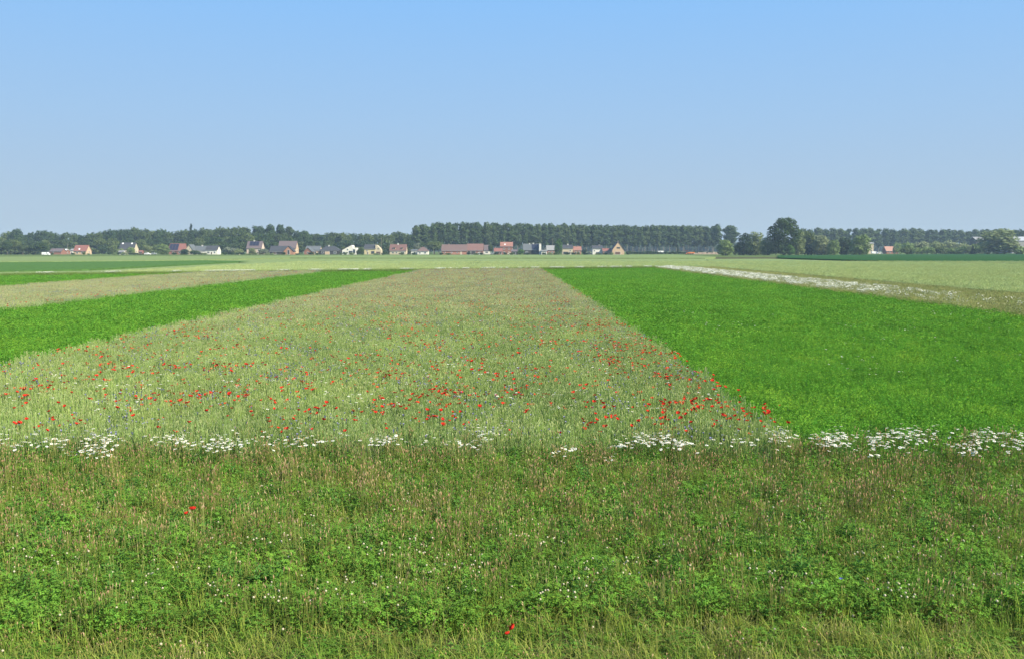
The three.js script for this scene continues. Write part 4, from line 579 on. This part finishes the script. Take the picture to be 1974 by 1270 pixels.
{ const D = 680, t = thing('wall_slab', 'tall white end wall standing at the panelled grey house', 'wall', [X(1041.2, D), 0, -D - 4]); part('wall', box(1.6, yy(470), 8, 0, yy(470) / 2, 0), H.white, t); part('coping', box(1.8, 0.12, 8.2, 0, yy(470) + 0.06, 0), H.gutter, t); }
house({ name: 'garage', category: 'garage', label: 'white box garage beside the tall white end wall', u0: 1043.5, u1: 1054, D: 674, eave: 2.8, ridge: 3.2, depth: 7, wall: H.white, roof: H.pale, windows: [['front', 0.8, 1.5, 0.8, 0.8]] });
house({ label: 'low red brick house under a pale metal-grey roof left of the bright green tree', u0: 1054, u1: 1069, D: 684, eave: 3.4, ridge: Y(474, 684), depth: 9, wall: H.brick, roof: H.pale, windows: [['front', 0.3, 1.6, 1.3, 1.2], ['front', 0.7, 1.6, 1.3, 1.2]] });
house({ label: 'cream house with a dark roof right of the bright green tree', u0: 1084, u1: 1104, D: 680, eave: yy(479), ridge: yy(473), depth: 9, wall: H.cream, roof: H.slate, chimneys: [[0.55, 1.5, H.chimneyWhite]], windows: [['front', 0.2, 1.2, 1.6, 1.8, 1], ['front', 0.42, 1.2, 1.6, 1.8, 1], ['front', 0.75, 3, 1.1, 1.1]], doors: [['front', 0.72, 1.1, 2.1]] });
house({ label: 'orange brick house attached to the cream house', u0: 1105, u1: 1120, D: 684, eave: 3.2, ridge: Y(476, 684), depth: 9, wall: H.orange, roof: H.salmon, windows: [['front', 0.3, 1.6, 1.3, 1.3], ['front', 0.7, 1.6, 1.3, 1.3]], chimneys: [[0.6, 1.2]] });
house({ label: 'white house with a dark roof left of the brick gable house', u0: 1142, u1: 1161, D: 680, eave: yy(479.3), ridge: yy(474), depth: 9, wall: H.white, roof: H.slate, chimneys: [[0.72, 1.2]], windows: [['front', 0.2, 2.9, 1, 1], ['front', 0.5, 1.3, 2.2, 1.5], ['front', 0.82, 2.9, 1, 1], ['right', 0.5, 2.4, 1.1, 1.2]] });
house({ name: 'annex', category: 'house', label: 'low pink walled annex with a red roof touching the brick gable house', u0: 1162, u1: 1180, D: 676, eave: 2.5, ridge: Y(479.8, 676), depth: 7, wall: H.pink, roof: H.red, windows: [['front', 0.3, 1.3, 1.2, 1.1]], doors: [['front', 0.7, 1.1, 2]] });
house({ label: 'tan brick house with steep gable facing the field, last of the village', u0: 1180, u1: 1203, D: 668, gable: true, eave: 3.6, ridge: Y(466.5, 668), depth: 12, wall: H.tan, roof: H.slate, windows: [['right', 0.5, 5.1, 2.6, 1.1, 1]], doors: [['right', 0.45, 4.2, 2.3, wallM(0.16, 0.09, 0.07)]], chimneys: [[0.8, 1.0, H.tan]] });
// far buildings on the right
house({ name: 'farm_building', category: 'building', label: 'cream farm building wall showing behind the right end of the tree group', u0: 1668, u1: 1682, D: 800, eave: Y(470, 800), ridge: Y(468, 800), depth: 10, wall: H.cream, roof: H.pale, windows: [['front', 0.7, 3, 1.2, 1.2]] });
house({ name: 'farm_building', category: 'building', label: 'low farm with a pinkish roof beyond the dark crop field', u0: 1707, u1: 1730, D: 780, eave: 2.4, ridge: Y(476, 780), depth: 9, wall: H.brick, roof: tile(0.5, 0.27, 0.2), windows: [['front', 0.3, 1.3, 1.2, 1], ['front', 0.7, 1.3, 1.2, 1]] });
house({ name: 'warehouse', category: 'building', label: 'pale grey hall roof at the right edge behind the big willow', u0: 1948, u1: 2000, D: 860, eave: Y(464.5, 860), ridge: Y(457, 860), depth: 24, wall: H.pale, roof: mat(0.36, 0.37, 0.38, 0.5), doors: [['front', 0.3, 4, 4]] });
house({ name: 'warehouse', category: 'building', label: 'small dark barn with a bright roof strip left of the big willow', u0: 1878, u1: 1894, D: 860, eave: Y(463, 860), ridge: Y(457.5, 860), depth: 12, wall: H.dark, roof: H.pale, doors: [['front', 0.5, 3, 3.4, H.dark]] });

// ---------------------------------------------------------------- vehicles and small things
const rubber = mat(0.02, 0.02, 0.02, 0.9), rim = mat(0.4, 0.4, 0.42, 0.4, { metalness: 0.6 });
function car(label, u, D, paint, len = 4.3, h = 1.5, turn = 0, name = 'parked_car', group) {
  const t = thing(name, label, name === 'van' ? 'van' : 'car', [X(u, D), 0, -D], turn, group), l = len / 2, van = name === 'van';
  const prof = van ? [[-l, 0.35], [l, 0.35], [l, 0.95], [l * 0.78, 1.05], [l * 0.55, h], [-l, h]] : [[-l, 0.35], [l, 0.35], [l, 0.75], [l * 0.5, 0.9], [l * 0.18, h], [-l * 0.6, h], [-l * 0.92, 0.95], [-l, 0.85]];
  const g = new THREE.ExtrudeGeometry(new THREE.Shape(prof.map(([a, b]) => new THREE.Vector2(a, b))), { depth: 1.6, bevelEnabled: true, bevelSize: 0.06, bevelThickness: 0.08, bevelSegments: 2 }); g.translate(0, 0, -0.8);
  part('body', g, paint, t);
  const wsh = van ? [[l * 0.28, 1.08], [l * 0.68, 1.08], [l * 0.5, h - 0.14], [l * 0.28, h - 0.14]] : [[-l * 0.78, 0.98], [l * 0.36, 0.98], [l * 0.13, h - 0.12], [-l * 0.58, h - 0.12]];
  const wg = new THREE.ExtrudeGeometry(new THREE.Shape(wsh.map(([a, b]) => new THREE.Vector2(a, b))), { depth: 1.8, bevelEnabled: false }); wg.translate(0, 0, -0.9); part('window', wg, H.pane, t);
  for (const x of [-0.62, 0.62]) for (const z of [-0.78, 0.78]) { const w = part('wheel', new THREE.CylinderGeometry(0.33, 0.33, 0.24, 14).rotateX(Math.PI / 2), rubber, t); w.position.set(x * l, 0.33, z); part('rim', new THREE.CylinderGeometry(0.2, 0.2, 0.26, 10).rotateX(Math.PI / 2), rim, w); }
  for (const z of [-0.55, 0.55]) part('headlight', box(0.06, 0.14, 0.3, l + 0.06, 0.7, z), H.frame, t);
  return t;
}
const white = mat(0.78, 0.78, 0.77, 0.3), silver = mat(0.4, 0.41, 0.43, 0.3, { metalness: 0.5 }), black = mat(0.02, 0.02, 0.025, 0.25), redPaint = mat(0.4, 0.03, 0.03, 0.3);
car('white van parked on the field edge below the leftmost trees', 91, 600, white, 4.9, 2.0, 0, 'van');
car('white car parked left of the grey and red roofed house', 286, 650, white, 4.2, 1.5);
car('silver car parked close behind the white car in the left village', 298, 652, silver, 4.2, 1.5);
car('white car standing in front of the higher barn wing', 925, 662, white, 4.4, 1.5);
car('silver car standing near the red annex of the salmon house', 951, 662, silver, 4.3, 1.5);
car('cream coloured car standing before the salmon house', 984, 660, mat(0.62, 0.55, 0.42, 0.35), 4.2, 1.5);
car('black car parked left of the white house with dark roof', 1136, 664, black, 4.4, 1.7);
car('white van parked beside the cream far farm building', 1684, 770, white, 5.0, 2.1, 0, 'van');
car('white car parked in the gap of the far right trees', 1694, 768, white, 4.4, 1.6);
{ // caravan below the poplars
  const D = 800, t = thing('caravan', 'small white caravan standing under the poplar trunks', 'caravan', [X(1273, D), 0, -D]);
  const g = new THREE.ExtrudeGeometry(new THREE.Shape([[-2.4, 0.5], [2.3, 0.5], [2.5, 1.4], [2.1, 2.5], [-2.2, 2.5], [-2.5, 1.6]].map(([a, b]) => new THREE.Vector2(a, b))), { depth: 1.9, bevelEnabled: true, bevelSize: 0.08, bevelThickness: 0.08, bevelSegments: 2 }); g.translate(0, 0, -0.95);
  part('body', g, white, t); part('window', box(1.3, 0.6, 0.06, -0.6, 1.75, 1.05), H.pane, t); part('door', box(0.65, 1.6, 0.06, 1.2, 1.35, 1.05), H.frame, t);
  const w = part('wheel', new THREE.CylinderGeometry(0.32, 0.32, 0.2, 14).rotateX(Math.PI / 2), rubber, t); w.position.set(0, 0.32, 0.95); part('drawbar', box(1.2, 0.08, 0.1, 3.0, 0.5, 0), rim, t);
}
{ // orange tractor with a trailer
  const D = 690, t = thing('tractor', 'orange farm tractor standing at the far field edge', 'tractor', [X(1324, D), 0, -D]), op = mat(0.55, 0.16, 0.04, 0.45);
  part('bonnet', box(1.9, 0.75, 0.8, 1.0, 1.25, 0), op, t); part('cab', box(1.4, 1.3, 1.3, -0.5, 2.0, 0), H.pane, t); part('cab_roof', box(1.6, 0.15, 1.5, -0.5, 2.72, 0), op, t);
  for (const [x, r] of [[-0.75, 0.8], [1.5, 0.55]]) for (const z of [-0.75, 0.75]) { const w = part('wheel', new THREE.CylinderGeometry(r, r, 0.4, 18).rotateX(Math.PI / 2), rubber, t); w.position.set(x, r, z); part('rim', new THREE.CylinderGeometry(r * 0.55, r * 0.55, 0.44, 12).rotateX(Math.PI / 2), op, w); }
  const tr = thing('trailer', 'low orange tipping trailer behind the orange tractor', 'trailer', [X(1333, D), 0, -D - 0.5]); part('trailer_box', box(4.0, 0.9, 1.9, 0, 1.35, 0), op, tr); part('chassis', box(4.2, 0.2, 1.0, 0, 0.8, 0), rim, tr); for (const x of [-0.8, 0.8]) for (const z of [-0.8, 0.8]) { const w = part('wheel', new THREE.CylinderGeometry(0.45, 0.45, 0.3, 16).rotateX(Math.PI / 2), rubber, tr); w.position.set(x, 0.45, z); }
}
{ // bank of bare earth
  const g = new Geo(), x0 = X(1330, 700), x1 = X(1384, 700), n = 24, hgt = (i, j) => (j === 0 || j === 4 ? 0 : (j === 2 ? 2.0 : 1.3)) * (0.75 + 0.35 * noiseA(i * 0.5, j)) * (i === 0 || i === n ? 0 : 1);
  for (let i = 0; i < n; i++) for (let j = 0; j < 4; j++) { const at = (a, b) => [x0 + (x1 - x0) * a / n, hgt(a, b), -698 - b * 1.6]; g.quad(at(i, j), at(i + 1, j), at(i + 1, j + 1), at(i, j + 1)); }
  const o = new THREE.Mesh(g.build(), mat(0.19, 0.145, 0.10, 1)); o.name = 'earth_bank'; o.castShadow = o.receiveShadow = true; tag(o, 'low bank of bare brown earth right of the orange trailer', 'earth bank'); scene.add(o);
}
for (const [u, D, top, label] of [[736, 690, 459, 'slim wooden utility pole beside the yellow house'], [1065, 720, 460, 'slim utility pole behind the pale roofed brick house'], [133, 690, 470, 'short utility pole left of the small red-tiled house']]) { const t = thing('utility_pole', label, 'utility pole', [X(u, D), 0, -D]); part('pole', new THREE.CylinderGeometry(0.11, 0.15, Y(top, D), 8).translate(0, Y(top, D) / 2, 0), barkPale, t); part('cross_arm', box(1.6, 0.12, 0.12, 0, Y(top, D) - 0.6, 0), barkPale, t); }
// wheel tracks through the wheat
for (const [pts, label] of [[[[882, 513], [900, 509], [912, 505], [918, 501]], 'faint curved tractor track through the wheat'], [[[905, 513.5], [915, 510], [922, 505.5], [927, 501.5]], 'second curved tractor track beside the first']]) {
  const g = new Geo(), p = pts.map(([u, v]) => onSheet(u, v, 0.8)); for (let i = 0; i < p.length - 1; i++) g.quad([p[i][0] - 0.2, 0.60, p[i][1]], [p[i][0] + 0.2, 0.60, p[i][1]], [p[i + 1][0] + 0.2, 0.60, p[i + 1][1]], [p[i + 1][0] - 0.2, 0.60, p[i + 1][1]]);
  structure('tractor_track', g.build(), groundMat(0.15, 0.21, 0.075, 0.3), label, 'track');
}
renderer.render(scene, camera);
